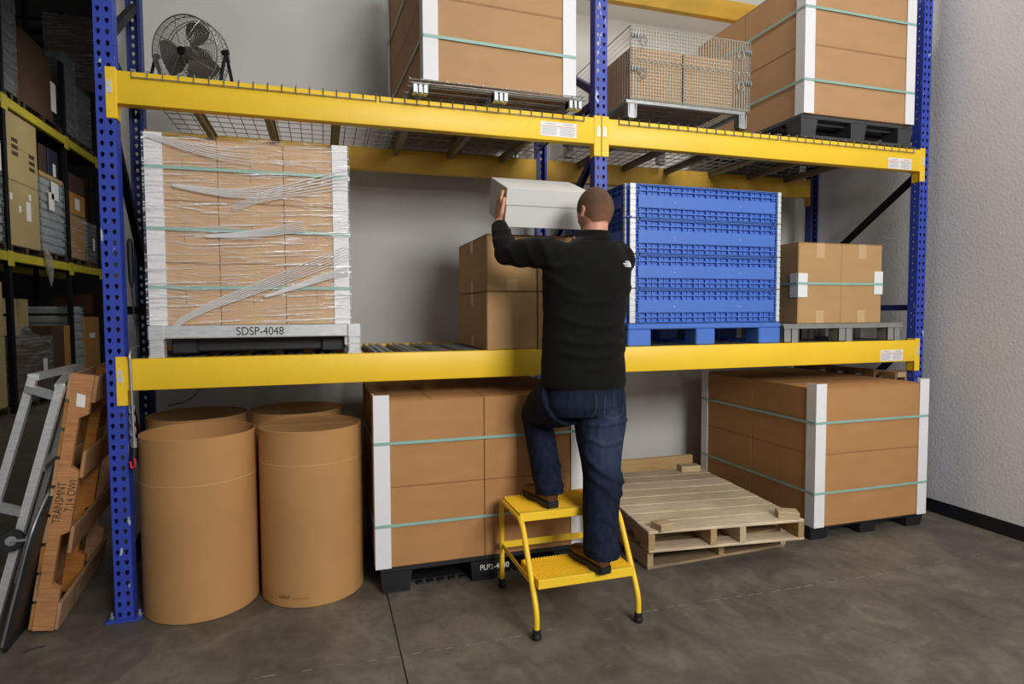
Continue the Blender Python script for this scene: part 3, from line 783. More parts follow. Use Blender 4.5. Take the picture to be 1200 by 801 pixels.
def bin_panel(axis, c, s, u0, u1, z0, z1):
    """ribbed wall panel. axis 'x': runs along x at y = c facing s; 'y': along y at x = c"""
    mb = MB()
    def bx(ua, ub, za, zb, d0, d1):
        lo, hi = sorted((c + s*d0, c + s*d1))
        if axis == 'x': mb.box(ua, ub, lo, hi, za, zb)
        else: mb.box(lo, hi, ua, ub, za, zb)
    bx(u0, u1, z0, z1, -0.03, 0.0)                         # backing sheet
    h = z1-z0
    bx(u0, u1, z1-0.008, z1, 0, 0.018); bx(u0, u1, z0, z0+0.006, 0, 0.018)
    bands = [(z1-0.0085-h*0.29, z1-0.008), (z0+0.006, z0+0.006+h*0.29)]
    bx(u0+0.02, u1-0.02, bands[1][1], bands[0][0], 0, 0.020)    # smooth middle band
    n = int((u1-u0)/0.0405)
    for (za, zb) in bands:
        zm = (za+zb)/2
        bx(u0, u1, zm-0.0035, zm+0.0035, 0, 0.017)
        bx(u0, u1, za-0.003, za+0.003, 0, 0.018); bx(u0, u1, zb-0.003, zb+0.003, 0, 0.018)
        for k in range(0, n+1, 2):
            u = u0 + (u1-u0)*k/n; bx(max(u0, u-0.003), min(u1, u+0.003), za, zb, 0, 0.018)
        for k in range(1, n+1, 2):
            u = u0 + (u1-u0)*k/n; bx(max(u0, u-0.002), min(u1, u+0.002), za, zb, 0, 0.008)
    for u in (u0+0.003, u0+0.030, u1-0.030, u1-0.003): bx(u-0.003, u+0.003, z0, z1, 0, 0.018)
    for q in range(6):
        zq = z0 + h*(q+0.5)/6
        for (ua, ub) in ((u0, u0+0.03), (u1-0.03, u1)): bx(ua, ub, zq-0.002, zq+0.002, 0, 0.016)
    return mb
for k in range(4):
    P = bin_panel('x', 0.048, -1, X0+0.052, X1-0.03, tz[k]+.001, tz[k+1]-.003).part('wall_panel', blueplastic, R_)
    st = MB()
    for xx in (3.07, 3.55): st.box(xx-.003, xx+.003, 0.0268, 0.028, (tz[k]+tz[k+1])/2-.006, (tz[k]+tz[k+1])/2-.001)
    st.part('rivet', white_ink, P)
    bin_panel('y', X0+0.005, -1, 0.06, Y1-0.03, tz[k]+.001, tz[k+1]-.003).part('wall_panel', blueplastic, R_)
    bin_panel('y', X1-0.02, 1, 0.06, Y1-0.03, tz[k]+.001, tz[k+1]-.003).part('wall_panel', blueplastic, R_)
    bin_panel('x', Y1-0.025, 1, X0+0.03, X1-0.03, tz[k]+.001, tz[k+1]-.003).part('wall_panel', blueplastic, R_)
    # knuckled hinge strips on both front corners
    for (xa, xb, ya, yb) in ((X0+0.012, X0+0.052, 0.022, 0.034), (X1-0.034, X1-0.006, 0.022, 0.034), (X0-0.016, X0-0.008, 0.034, 0.064)):
        h = MB(); n = 6
        h.box(xa+.003, xb-.003, ya+.003, yb-.002, tz[k]+.002, tz[k+1]-.004)
        for q in range(n):
            za = tz[k] + (tz[k+1]-tz[k])*q/n
            h.box(xa, xb, ya, yb, za+.003, za+(tz[k+1]-tz[k])/n-.003, b=0.003)
        h.part('hinge_strip', zinc, R_)
MB().box(X0-0.012, X0+0.022, 0.014, 0.02, 2.046, 2.058, b=0.002).part('latch', blue, R_)
# ================================================================ wire basket with two cartons
R_ = empty('wire_basket', (3.13, 0.45, ZD), 'collapsible galvanised wire mesh container holding two cartons on the upper deck', 'wire container')
X0, X1, Y0, Y1, z0, z1, zm = 2.733, 3.570, -0.018, 0.98, 2.742, 3.157, 2.960
def mesh_panel(kind, c, u0, u1, za, zb, pitch=0.0190, r=0.0025):
    mb = MB(); P = (lambda u, z, d=0: (u, c+d, z)) if kind == 'x' else (lambda u, z, d=0: (c+d, u, z))
    n = int((u1-u0)/pitch); k = int((zb-za)/pitch)
    for i in range(n+1):
        u = u0+(u1-u0)*i/n; mb.tube([P(u, za), P(u, zb)], r, 3)
    for i in range(k+1):
        z = za+(zb-za)*i/k; mb.tube([P(u0, z, 0.002), P(u1, z, 0.002)], r, 3)
    mb.tube([P(u0, za), P(u1, za), P(u1, zb), P(u0, zb)], 0.0034, 6, closed=True)
    return mb
basketwire = mat('basket_wire', (186, 184, 172), 0.4, 0.4, var=0.08)
mesh_panel('x', Y0, X0, X1, z0, zm-0.004).part('front_gate', basketwire, R_)
mesh_panel('x', Y0, X0, X1, zm+0.010, z1).part('front_gate', basketwire, R_)
mesh_panel('x', Y1, X0, X1, z0, z1, 0.03, 0.002).part('rear_panel', basketwire, R_)
mesh_panel('y', X0, Y0+.005, Y1-.005, z0, z1, 0.03, 0.0013).part('side_panel', basketwire, R_)
mesh_panel('y', X1, Y0+.005, Y1-.005, z0, z1, 0.03, 0.0013).part('side_panel', basketwire, R_)
sp = MB(); n = 130; pts = []
for i in range(n+1):
    x = X0+0.04+(X1-X0-0.06)*i/n; a = 2*PI*i/6; pts.append((x, Y0-0.004+0.007*math.cos(a), zm+0.003+0.008*math.sin(a)))
sp.tube(pts, 0.0022, 5); sp.part('spiral_hinge', basketwire, R_)
fl = MB()
for k in range(33):
    x = X0 + (X1-X0)*k/32; fl.tube([(x, Y0-.004, z0-.004), (x, Y1, z0-.004)], 0.0025, 4)
for k in range(14): fl.tube([(X0, Y0+(Y1-Y0)*k/13, z0-.009), (X1, Y0+(Y1-Y0)*k/13, z0-.009)], 0.0025, 4)
fl.part('wire_floor', basketwire, R_)
fr = MB()
for y in (Y0-0.004, 0.46, Y1-0.03): fr.box(X0-0.030, X1-0.03, y, y+0.03, z0-0.034, z0-0.0125, b=0.003)
for x in (X0-0.03, X1-0.07): fr.box(x, x+0.04, Y0+.03, Y1-.03, z0-0.032, z0-0.0135, b=0.003)
fr.part('base_frame', galv, R_)
for x in (X0-0.012, X1-0.075):
    for y in (Y0-.004, Y1-0.05):
        f = MB()
        for dx in (-0.004, 0.046): f.box(x+dx, x+dx+0.007, y, y+0.05, ZD+.001, z0-0.033)
        f.loft([[Vector((x+0.004, y+.003, ZD+.001)), Vector((x+0.050, y+.003, ZD+.001)), Vector((x+0.050, y+.012, ZD+.001)), Vector((x+0.004, y+.012, ZD+.001))],
                [Vector((x+0.010, y+.003, z0-.034)), Vector((x+0.040, y+.003, z0-.034)), Vector((x+0.040, y+.02, z0-.034)), Vector((x+0.010, y+.02, z0-.034))]])
        f.box(x-0.004, x+0.053, y, y+0.05, ZD+.001, ZD+.006)
        f.part('leg', galv, R_)
for (xx, zz, d) in ((X0+0.035, 3.095, 1), (X0+0.035, 2.905, 1), (X1-0.03, 3.090, -1), (X1-0.03, 2.900, -1)):
    l = MB(); y = Y0-0.010
    l.tube([(xx-0.03*d, y, zz+.008), (xx+0.05*d, y, zz+.003)], 0.0042, 6)
    for q in (-0.028, -0.012, 0.008): l.box(xx+q*d-.004, xx+q*d+.004, y-.006, y+.006, zz-.012, zz+.018, b=.002)
    l.tube([(xx+0.045*d+0.022*math.cos(t), y-.004, zz-0.022+0.028*math.sin(t)) for t in [2*PI*k/12 for k in range(12)]], 0.0036, 6, closed=True)
    l.part('gate_latch', galv, R_)
for (xa, xb, k) in ((X0+0.02, 3.094, 'left'), (3.116, 3.46, 'right')):
    carton_mb(xa, xb, 0.01, 0.62, z0+.001, 3.05, b=0.004, flap='x').thing('carton', kraft_lt, f'pale brown carton in the {k} half of the wire mesh container', 'carton', 'cartons in the wire container')
# ================================================================ fibre drums
def drum(cx, cy, R, H, label, lid, seam, group='fibre drums on the floor'):
    root = empty('fibre_drum', (cx, cy, 0), label, 'drum', group)
    b = MB(); t = 0.008
    if lid: prof = [(R-.004, 0.001), (R, 0.006), (R, seam-.003), (R-.0015, seam-.001), (R-.0015, seam+.001), (R, seam+.003), (R, H-.012), (R-.006, H-.010), (0.001, H-.010)]
    else: prof = [(0.001, 0.001), (R-.004, 0.001), (R, 0.006), (R, seam-.003), (R-.0015, seam-.001), (R-.0015, seam+.001), (R, seam+.003), (R, H-.002), (R-.003, H), (R-t, H-.002), (R-t, 0.02), (0.001, 0.02)]
    b.lathe((cx, cy, 0), prof, 64); b.part('shell', drumkraft, root, smooth=True, angle=35)
    if lid:
        l = MB(); l.lathe((cx, cy, 0), [(0.001, H-.0095), (R-.010, H-.0095), (R-.008, H-.004), (0.001, H-.003)], 64); l.part('lid', drumlid, root, smooth=True, angle=35)
        r = MB(); r.lathe((cx, cy, 0), [(R-.006, H-.0115), (R+.0012, H-.012), (R+.0012, H-.002), (R-.004, H), (R-.009, H-.003)], 64); r.part('rim', drumkraft, root, smooth=True, angle=35)
    s = MB(); s.lathe((cx, cy, 0), [(R-.001, seam-.0022), (R+.0009, seam-.0015), (R+.0009, seam+.0005), (R-.001, seam+.0022)], 64)
    s.part('seam', mat('drum_seam', (206, 166, 116), .7, var=.1, scale=12), root, smooth=True)
    return root
d1 = drum(0.360, 0.137, 0.268, 0.888, 'open-topped brown fibre drum at the front beside the left post', False, 0.665)
d2 = drum(0.905, 0.128, 0.262, 0.893, 'front brown fibre drum with a flat closed lid beside the strapped cartons', True, 0.722)
drum(0.250, 0.735, 0.272, 0.885, 'rear fibre drum behind the open-topped drum', True, 0.66)
drum(0.810, 0.735, 0.272, 0.890, 'rear fibre drum behind the lidded front drum', True, 0.66)
def drum_text(root, txt, size, z, ang, rad, m=brown_ink):
    cu = text_mesh(txt, size, m, 'stamp', root, Matrix.Identity(4))
    me = cu.data
    for v in me.vertices:
        a = ang + v.co.x/rad; v.co = Vector(((rad+.0006)*math.sin(a), -(rad+.0006)*math.cos(a), z + v.co.y))
drum_text(d2, 'GREIF', 0.026, 0.055, math.radians(-32), 0.262)
drum_text(d2, 'fibre drums  40  G2', 0.010, 0.052, math.radians(-14), 0.262, mat('faint_ink', (140, 98, 56), 0.8, var=0))

# ================================================================ wooden pallets on the floor
def wood_pallet(root, L, Wd, H, tops, bots, nstr=3, mt=pine_x, ms=pine_y, notch=True, seed=1, strx=None):
    """stringer pallet, local frame: boards along x (width Wd), stringers along y (length L), base at z=0"""
    rnd = random.Random(seed); th = 0.017; sw = 0.038
    xs = strx or [sw/2 + (Wd-sw)*i/(nstr-1) for i in range(nstr)]
    for x in xs:
        mb = MB(); za, zb = th+.0005, H-th-.0005
        prof = [(0, za)]
        if notch:
            for n0 in (0.16*L, 0.62*L):
                prof += [(n0, za), (n0+.02, za+.035), (n0+.21*L, za+.035), (n0+.21*L+.02, za)]
        prof += [(L, za), (L, zb), (0, zb)]
        mb.prism(prof, lambda u, v, x=x: Vector((x-sw/2, u, v)), lambda u, v, x=x: Vector((x+sw/2, u, v)))
        me = mb.mesh('stringer', ms); o = bpy.data.objects.new('stringer', me); COL.objects.link(o); o.parent = root
    for (lst, z, nm) in ((tops, H-th, 'deck_board'), (bots, 0.0, 'bottom_board')):
        for (ya, yb) in lst:
            j = rnd.uniform(-.006, .006); mb = MB().box(j, Wd+j, ya*L+.0025, yb*L-.0025, z, z+th, b=0.003)
            me = mb.mesh(nm, mt); o = bpy.data.objects.new(nm, me); COL.objects.link(o); o.parent = root
            o.location = (0, 0, 0)
def even(n, w, a=0.0, b=1.0):
    return [(a + (b-a-w)*i/(n-1), a + (b-a-w)*i/(n-1) + w) for i in range(n)]
r1 = empty('wooden_pallet', (2.725, -0.262, 0), 'lower wooden pallet lying flat on the floor beneath another pallet', 'pallet', 'wooden pallets on the floor')
wood_pallet(r1, 1.18, 1.0, 0.124, even(7, 0.12), even(4, 0.10), strx=[0.02, 0.515, 0.985], mt=pine_old, ms=pine_y, seed=4)
r1.rotation_euler = (0, 0, math.radians(2.5))
r2 = empty('wooden_pallet', (2.695, -0.325, 0.126), 'upper wooden pallet with close pale deck boards, lying on another pallet', 'pallet', 'wooden pallets on the floor')
tops = [(0, .125), (.128, .245), (.248, .375), (.378, .50), (.503, .625), (.628, .75), (.753, .875), (.878, 1.0)]
wood_pallet(r2, 1.22, 0.985, 0.124, tops, even(4, 0.10), strx=[0.02, 0.40, 0.585, 0.965], seed=5)
r2.rotation_euler = (0, 0, math.radians(-6.0))
def blk(cx, cy, z, a, b, c, rz, label):
    mb = MB().box(-a/2, a/2, -b/2, b/2, 0, c, b=0.003)
    me = mb.mesh('wood_block', pine_x); o = bpy.data.objects.new('wood_block', me); COL.objects.link(o)
    o.location = (cx, cy, z); o.rotation_euler = (0, 0, rz); tag(o, label, 'wood block', 'small wood blocks on the pallet')
blk(2.80, -0.300, 0.2505, 0.10, 0.09, 0.038, 0.2, 'small pale wood block on the front left corner of the upper wooden pallet')
blk(3.61, -0.360, 0.2505, 0.12, 0.09, 0.040, -0.5, 'small pale wood block on the front right corner of the upper wooden pallet')
blk(3.66, 0.74, 0.2505, 0.16, 0.08, 0.045, -0.1, 'small wood block on the rear edge of the upper wooden pallet')
MB().box(2.62, 3.93, 1.085, 1.125, 0.0, 0.275, b=0.003).thing('timber_plank', wood('yellow_plank', (206, 164, 84), (168, 124, 56)), 'yellowish timber plank standing on edge behind the flat wooden pallets', 'plank')
# pallet on its side in the gap between rack and right wall
r3 = empty('wooden_pallet', (5.215, 0.0, 0.0), 'wooden pallet standing on edge between the right floor load and the wall', 'pallet')
wood_pallet(r3, 1.0, 1.035, 0.11, even(6, 0.12), even(3, 0.1), mt=pine_old, ms=pine_y, seed=8)
r3.rotation_euler = (0, -PI/2, 0); r3.location = (5.026, 0.05, 0.0)

# ================================================================ yellow two-step stool
R_ = empty('step_stool', (2.13, -0.48, 0), 'yellow steel two-step stool with serrated treads and black rubber feet', 'step stool')
def bend(pts, r=0.05, n=5):
    """round the corners of a polyline"""
    P = [Vector(p) for p in pts]; out = [P[0]]
    for i in range(1, len(P)-1):
        a = (P[i-1]-P[i]); b = (P[i+1]-P[i]); la = min(r, a.length*.45); lb = min(r, b.length*.45)
        s = P[i] + a.normalized()*la; e = P[i] + b.normalized()*lb
        for k in range(n+1):
            t = k/n; out.append(s*(1-t)**2 + P[i]*2*t*(1-t) + e*t*t)
    return out + [P[-1]]
XL, XR = 1.876, 2.392
for x in (XL, XR):
    y0, y1 = -0.757, -0.203
    pts = bend([(x, y0, 0.03), (x, y0, 0.125), (x, -0.545, 0.478), (x, y1, 0.478), (x, y1, 0.03)], 0.055)
    fr = MB().tube(pts, 0.0135, 14).part('side_tube', yellow, R_, smooth=True)
    for y in (y0, y1):
        MB().lathe((x, y, 0), [(0.001, 0), (0.019, 0), (0.0225, 0.006), (0.0225, 0.018), (0.018, 0.026), (0.0195, 0.032), (0.0195, 0.044), (0.0145, 0.047), (0.001, 0.047)], 18).part('rubber_foot', rubber, fr, smooth=True)
def tread(ya, yb, z, xl, xr):
    t = MB(); th = 0.042; w = 0.003
    t.box(xl, xr, ya, ya+w, z-th, z-.003, b=0.001); t.box(xl, xr, yb-w, yb, z-th, z-.003)
    t.box(xl, xl+w, ya+w, yb-w, z-th, z-.003); t.box(xr-w, xr, ya+w, yb-w, z-th, z-.003)
    t.box(xl, xr, ya, ya+0.024, z-.004, z, b=0.0015)
    n = int((xr-xl)/0.0150); m = int((yb-ya-0.02)/0.0165)
    # open serrated grip strut: rows of toothed ridges over a sheet
    t.box(xl+w, xr-w, ya+.024, yb-w, z-.016, z-.013)
    for k in range(m):
        y = ya+0.03+(yb-ya-0.034)*k/m
        poly = [(xl+w, z-.013)]
        for q in range(n):
            xa = xl+w+(xr-xl-2*w)*q/n; d = (xr-xl-2*w)/n
            poly += [(xa+d*.05, z-.007), (xa+d*.35, z+.006 if k == m-1 else z), (xa+d*.65, z+.006 if k == m-1 else z), (xa+d*.95, z-.007)]
        poly += [(xr-w, z-.013)]
        t.prism(poly, lambda u, v, y=y: Vector((u, y, v)), lambda u, v, y=y: Vector((u, y+.0035, v)))
    return t.part('tread', yellow, R_)
tread(-0.742, -0.49, 0.262, XL+0.0145, XR-0.0145)
tread(-0.520, -0.225, 0.502, XL+0.0, XR-0.0)
MB().box(XL, XR, -0.212, -0.206, 0.215, 0.250, b=0.001).part('rear_rail', yellow, R_)
for x in (XL+0.0, XR-0.0):
    MB().box(x-.002, x+.002, -0.64, -0.21, 0.215, 0.243, b=0.001).part('side_rail', yellow, R_)
# ================================================================ white lidded box the man lifts
def wbox():
    root = empty('lidded_box', (0, 0, 0), 'white cardboard box with a deep lid, tilted in the raised hands of the man', 'box')
    w, d, h = 0.47, 0.33, 0.205
    b = MB().box(0, w, 0, d, 0, h-.004, b=0.003); o = bpy.data.objects.new('box_body', b.mesh('box_body', white_card)); COL.objects.link(o); o.parent = root
    l = MB(); e = 0.005; z0, z1 = h-0.085, h+.002
    l.box(-e, w+e, -e, d+e, h-.002, z1, b=0.0015)
    l.box(-e, w+e, -e, -e+.003, z0, h-.002); l.box(-e, w+e, d+e-.003, d+e, z0, h-.002); l.box(-e, -e+.003, -e+.003, d+e-.003, z0, h-.002); l.box(w+e-.003, w+e, -e+.003, d+e-.003, z0, h-.002)
    o = bpy.data.objects.new('box_lid', l.mesh('box_lid', white_card)); COL.objects.link(o); o.parent = root
    return root
wb = wbox(); wb.location = (1.914, -0.15, 1.936); wb.rotation_euler = (math.radians(21), 0, 0)
# ================================================================ the man on the stool
from mathutils.bvhtree import BVHTree
def ell(c, a, b, n=28, p=2.0, rz=0.0, tilt=(0, 0)):
    """superellipse ring in the horizontal plane, optionally tilted"""
    out = []
    for k in range(n):
        t = 2*PI*k/n; ct, st = math.cos(t), math.sin(t)
        x = a*math.copysign(abs(ct)**(2/p), ct); y = b*math.copysign(abs(st)**(2/p), st)
        X = x*math.cos(rz) - y*math.sin(rz); Y = x*math.sin(rz) + y*math.cos(rz)
        out.append(Vector(c) + Vector((X, Y, X*tilt[0] + Y*tilt[1])))
    return out
def remeshed(mb, name, vox, smooth_it=4, disp=None, factor=0.5):
    """fuse the overlapping closed pieces of a builder into one continuous skin"""
    bmesh.ops.recalc_face_normals(mb.bm, faces=mb.bm.faces)
    me = bpy.data.meshes.new('tmp'); mb.bm.to_mesh(me); mb.bm.free()
    o = bpy.data.objects.new('tmp', me); COL.objects.link(o)
    r = o.modifiers.new('r', 'REMESH'); r.mode = 'VOXEL'; r.voxel_size = vox
    s = o.modifiers.new('s', 'SMOOTH'); s.iterations = smooth_it; s.factor = factor
    bpy.context.view_layer.update()
    out = bpy.data.meshes.new_from_object(o.evaluated_get(bpy.context.evaluated_depsgraph_get()))
    out.name = name
    COL.objects.unlink(o); bpy.data.objects.remove(o); bpy.data.meshes.remove(me)
    if disp is not None:
        n = len(out.vertices); co = np.empty(n*3); out.vertices.foreach_get('co', co); co = co.reshape(-1, 3)
        nn = np.empty(n*3); out.vertices.foreach_get('normal', nn); nn = nn.reshape(-1, 3)
        co = co + nn*disp(co)[:, None]; out.vertices.foreach_set('co', co.ravel())
    out.polygons.foreach_set('use_smooth', [True]*len(out.polygons)); out.update()
    return out
PB = Vector((2.2, -0.5, 0.262))                       # where the figure stands
def wear(me, name, m, parent):
    me.transform(Matrix.Translation(-PB)); me.materials.clear(); me.materials.append(m)
    o = bpy.data.objects.new(name, me); COL.objects.link(o); o.parent = parent; return o
def fold_disp(segs):
    """ridges along space polylines: (points, amplitude, width)"""
    def d(co):
        out = np.zeros(len(co)); co = co*np.array([1, .25, 1])
        for pts, amp, sg in segs:
            best = np.full(len(co), 1e9)
            for a, b in zip(pts[:-1], pts[1:]):
                a = np.array(a)*np.array([1, .25, 1]); b = np.array(b)*np.array([1, .25, 1]); ab = b-a
                t = np.clip(((co-a) @ ab)/(ab @ ab), 0, 1)
                best = np.minimum(best, np.linalg.norm(co - (a + t[:, None]*ab), axis=1))
            out += 1.5*amp*np.exp(-(best/sg)**2)
        return out*np.where(co[:, 1]/.25 < -.20, 1, 0)
    return d
def noise_disp(co, sc, amp, seed=0):
    return np.array([noise.noise(Vector((c[0]*sc[0]+seed, c[1]*sc[1], c[2]*sc[2]))) for c in co])*amp

skin = mat('skin', (208, 150, 124), 0.5, var=0.06, scale=30, spec=0.4)
nsk = skin.node_tree.nodes['Principled BSDF']; nsk.inputs['Subsurface Weight'].default_value = 0.08; nsk.inputs['Subsurface Radius'].default_value = (0.012, 0.005, 0.003)
def hair_mat():
    m = mat('buzzed_hair', (98, 72, 54), 0.75, var=0.26, scale=70, bump=0.4, bscale=420, spec=0.2)
    nt = m.node_tree; N = nt.nodes; L = nt.links; b = N['Principled BSDF']
    src = b.inputs['Base Color'].links[0].from_socket
    tc = N.new('ShaderNodeTexCoord'); sp = N.new('ShaderNodeSeparateXYZ'); r = N.new('ShaderNodeMapRange')
    r.inputs['From Min'].default_value = 1.925-0.262; r.inputs['From Max'].default_value = 2.03-0.262; r.inputs['To Min'].default_value = 0.55; r.inputs['To Max'].default_value = 0.0
    mx = N.new('ShaderNodeMixRGB'); mx.inputs[2].default_value = (*lin((168, 118, 92)), 1)   # clipped closer to the skin at the nape
    L.new(tc.outputs['Object'], sp.inputs[0]); L.new(sp.outputs['Z'], r.inputs[0]); L.new(r.outputs[0], mx.inputs[0]); L.new(src, mx.inputs[1]); L.new(mx.outputs[0], b.inputs['Base Color'])
    return m
hairm = hair_mat()
fleece = mat('black_fleece', (19, 19, 18), 0.92, var=0.10, scale=40, bump=0.15, bscale=500, spec=0.12)
fleece.node_tree.nodes['Principled BSDF'].inputs['Sheen Weight'].default_value = 0.05
leather = mat('brown_leather', (92, 54, 32), 0.45, var=0.25, scale=18, bump=0.1, bscale=90)
def denim_mat():
    m = bpy.data.materials.new('denim'); m.use_nodes = True; nt = m.node_tree; N = nt.nodes; L = nt.links
    b = N['Principled BSDF']; b.inputs['Roughness'].default_value = 0.85; b.inputs['Specular IOR Level'].default_value = 0.15
    tc = N.new('ShaderNodeTexCoord'); mp = N.new('ShaderNodeMapping'); mp.inputs['Scale'].default_value = (26, 26, 3)
    n = N.new('ShaderNodeTexNoise'); n.inputs['Scale'].default_value = 2.0; n.inputs['Detail'].default_value = 5
    n2 = N.new('ShaderNodeTexNoise'); n2.inputs['Scale'].default_value = 300; n2.inputs['Detail'].default_value = 2
    g = N.new('ShaderNodeTexGradient'); g.gradient_type = 'SPHERICAL'; gm = N.new('ShaderNodeMapping')
    # whiskered fade on the back of the thigh: washed into the cloth
    gm.inputs['Location'].default_value = (-0.115*6.5, 0.0, -0.58*4.2); gm.inputs['Scale'].default_value = (6.5, 2.5, 4.2)
    L.new(tc.outputs['Object'], gm.inputs[0]); L.new(gm.outputs[0], g.inputs[0])
    L.new(tc.outputs['Object'], mp.inputs[0]); L.new(mp.outputs[0], n.inputs['Vector']); L.new(tc.outputs['Object'], n2.inputs['Vector'])
    r = N.new('ShaderNodeValToRGB'); r.color_ramp.elements[0].color = (*lin((21, 26, 42)), 1); r.color_ramp.elements[1].color = (*lin((33, 40, 62)), 1)
    r.color_ramp.elements[0].position = 0.35; r.color_ramp.elements[1].position = 0.7
    L.new(n.outputs['Fac'], r.inputs[0])
    mu = N.new('ShaderNodeMath'); mu.operation = 'MULTIPLY'; L.new(g.outputs['Fac'], mu.inputs[0]); L.new(n.outputs['Fac'], mu.inputs[1])
    mx = N.new('ShaderNodeMixRGB'); mx.inputs[2].default_value = (*lin((84, 98, 132)), 1)
    L.new(mu.outputs[0], mx.inputs[0]); L.new(r.outputs[0], mx.inputs[1])
    mm = N.new('ShaderNodeMixRGB'); mm.blend_type = 'MULTIPLY'; mm.inputs[0].default_value = 0.25
    L.new(mx.outputs[0], mm.inputs[1]); L.new(n2.outputs['Fac'], mm.inputs[2]); L.new(mm.outputs[0], b.inputs['Base Color'])
    return m
denim = denim_mat()

# ---- head, as a grid so the hair can follow it
HC = Vector((2.306, -0.445, 1.986)); HYAW = math.radians(17)
def headp(th, ph, off=0.0):
    """th: azimuth (0 = face forward), ph: elevation"""
    d = Vector((-math.sin(th)*math.cos(ph), math.cos(th)*math.cos(ph), math.sin(ph)))
    x = 0.082*d.x; y = 0.103*d.y; z = 0.122*d.z
    if d.z < 0:
        k = -d.z
        x *= 1 - 0.22*k; y = y*(1 - 0.42*k) if d.y < 0 else y*(1 - 0.10*k) + 0.012*k
        z *= 1.05
    else:
        x *= 1 - 0.05*d.z*d.z
    if d.y < 0: y *= 1 + 0.05*max(0, d.z)
    p = Vector((x, y, z)); p += d*off
    p = Matrix.Rotation(math.radians(-4), 3, 'X') @ p
    return HC + Matrix.Rotation(HYAW, 3, 'Z') @ p
def hloc(v): return HC + Matrix.Rotation(HYAW, 3, 'Z') @ (Matrix.Rotation(math.radians(-4), 3, 'X') @ Vector(v))
body = MB()
body.loft([[headp(2*PI*k/40, -PI/2 + PI*(i+0.5)/24) for k in range(40)] for i in range(24)])
# nose, brow, lips, chin
body.tube([hloc((0, .094, .018)), hloc((0, .106, -.004)), hloc((0, .116, -.028)), hloc((0, .100, -.038))], [.008, .010, .015, .008], 10)
body.tube([hloc((-.045, .083, .026)), hloc((-.02, .094, .030)), hloc((.02, .094, .030)), hloc((.045, .083, .026))], [.006, .009, .009, .006], 8)
body.tube([hloc((-.022, .088, -.062)), hloc((0, .097, -.061)), hloc((.022, .088, -.062))], [.004, .007, .004], 8)
body.tube([hloc((-.018, .090, -.070)), hloc((0, .097, -.071)), hloc((.018, .090, -.070))], [.004, .007, .004], 8)
for s in (-1, 1):          # ears
    ear = []
    for (z, y, r) in ((.024, -.010, .007), (.014, -.014, .016), (0, -.012, .018), (-.014, -.006, .015), (-.026, .001, .009), (-.032, .005, .004)):
        c = Vector((s*.0865, y, z)); ear.append([hloc(c + Vector((s*(.007*math.sin(t) + .010*(1-math.cos(t))*0.5 if math.cos(t) < 0 else s*.0 + .006*math.sin(t)), r*math.cos(t), 0))) for t in [2*PI*k/14 for k in range(14)]])
    body.loft(ear)
# neck and a slim trunk inside the clothes
NB = Vector((2.287, -0.468, 1.80))
body.loft([ell(NB, .074, .075), ell((2.295, -.462, 1.86), .064, .066), ell((2.305, -.458, 1.91), .062, .064), ell((2.312, -.45, 1.95), .060, .062)])
trunk = [(1.02, .15, .10, 2.24, -.47), (1.15, .165, .105, 2.235, -.47), (1.35, .165, .10, 2.238, -.465), (1.55, .185, .105, 2.25, -.465), (1.70, .185, .10, 2.262, -.47), (1.80, .10, .075, 2.28, -.47), (1.84, .07, .07, 2.288, -.468)]
body.loft([ell((cx, cy, z), a, b) for z, a, b, cx, cy in trunk])
LSH, LEL, LWR = Vector((2.075, -.465, 1.772)), Vector((1.878, -.31, 1.786)), Vector((1.871, -.185, 1.955))
RSH, REL, RWR = Vector((2.435, -.465, 1.765)), Vector((2.478, -.19, 1.70)), Vector((2.438, -.125, 1.955))
body.tube([LSH, LSH.lerp(LEL, .5), LEL, LEL.lerp(LWR, .5), LWR], [.055, .046, .040, .038, .029], 14)
body.tube([RSH, RSH.lerp(REL, .5), REL, REL.lerp(RWR, .5), RWR], [.055, .046, .040, .038, .029], 14)
RL = [(2.33, -.46, 1.05, .10), (2.305, -.50, .80, .085), (2.297, -.545, .66, .058), (2.262, -.60, .50, .055), (2.225, -.672, .32, .038)]
LL = [(2.13, -.45, 1.05, .10), (2.10, -.33, .99, .085), (2.078, -.225, .93, .06), (2.075, -.30, .76, .055), (2.062, -.425, .57, .038)]
for J in (RL, LL): body.tube([j[:3] for j in J], [j[3] for j in J], 14)
# hands: palm, four fingers, thumb
def hand(wr, up, out, back, side):
    """up: finger direction, out: palm normal (towards the box), back: thumb side"""
    up = Vector(up).normalized(); out = (Vector(out) - up*Vector(out).dot(up)).normalized(); bk = up.cross(out)
    if bk.dot(Vector(back)) < 0: bk = -bk
    P = lambda u, b, o=0.0: wr + up*u + bk*b + out*o
    def sec(u, w, t, b0=0.0): return [P(u, b0 + w*math.cos(a), t*math.sin(a)) for a in [2*PI*k/16 for k in range(16)]]
    body.loft([sec(-.035, .027, .021), sec(0, .029, .019), sec(.03, .038, .016), (sec(.065, .043, .014)), sec(.092, .041, .012), sec(.098, .036, .008)])
    for b0, ln, r in ((.031, .070, .0086), (.0105, .080, .0090), (-.0105, .074, .0086), (-.031, .058, .0076)):
        s = P(.080, b0); k = 1 if b0 > 0 else 1
        body.tube([s, P(.094+ln*.0, b0*1.03, .001), P(.094+ln*.40, b0*1.10, .000), P(.094+ln*.72, b0*1.12, .005), P(.094+ln*.97, b0*1.12, .011), P(.094+ln*1.02, b0*1.12, .013)], [r, r*1.06, r*1.0, r*.95, r*.82, r*.45], 10)
    body.tube([P(.018, .026), P(.036, .046, .002), P(.066, .058, .004), P(.092, .063, .006), P(.112, .064, .009), P(.118, .064, .010)], [.013, .0135, .0108, .0105, .0088, .005], 10)
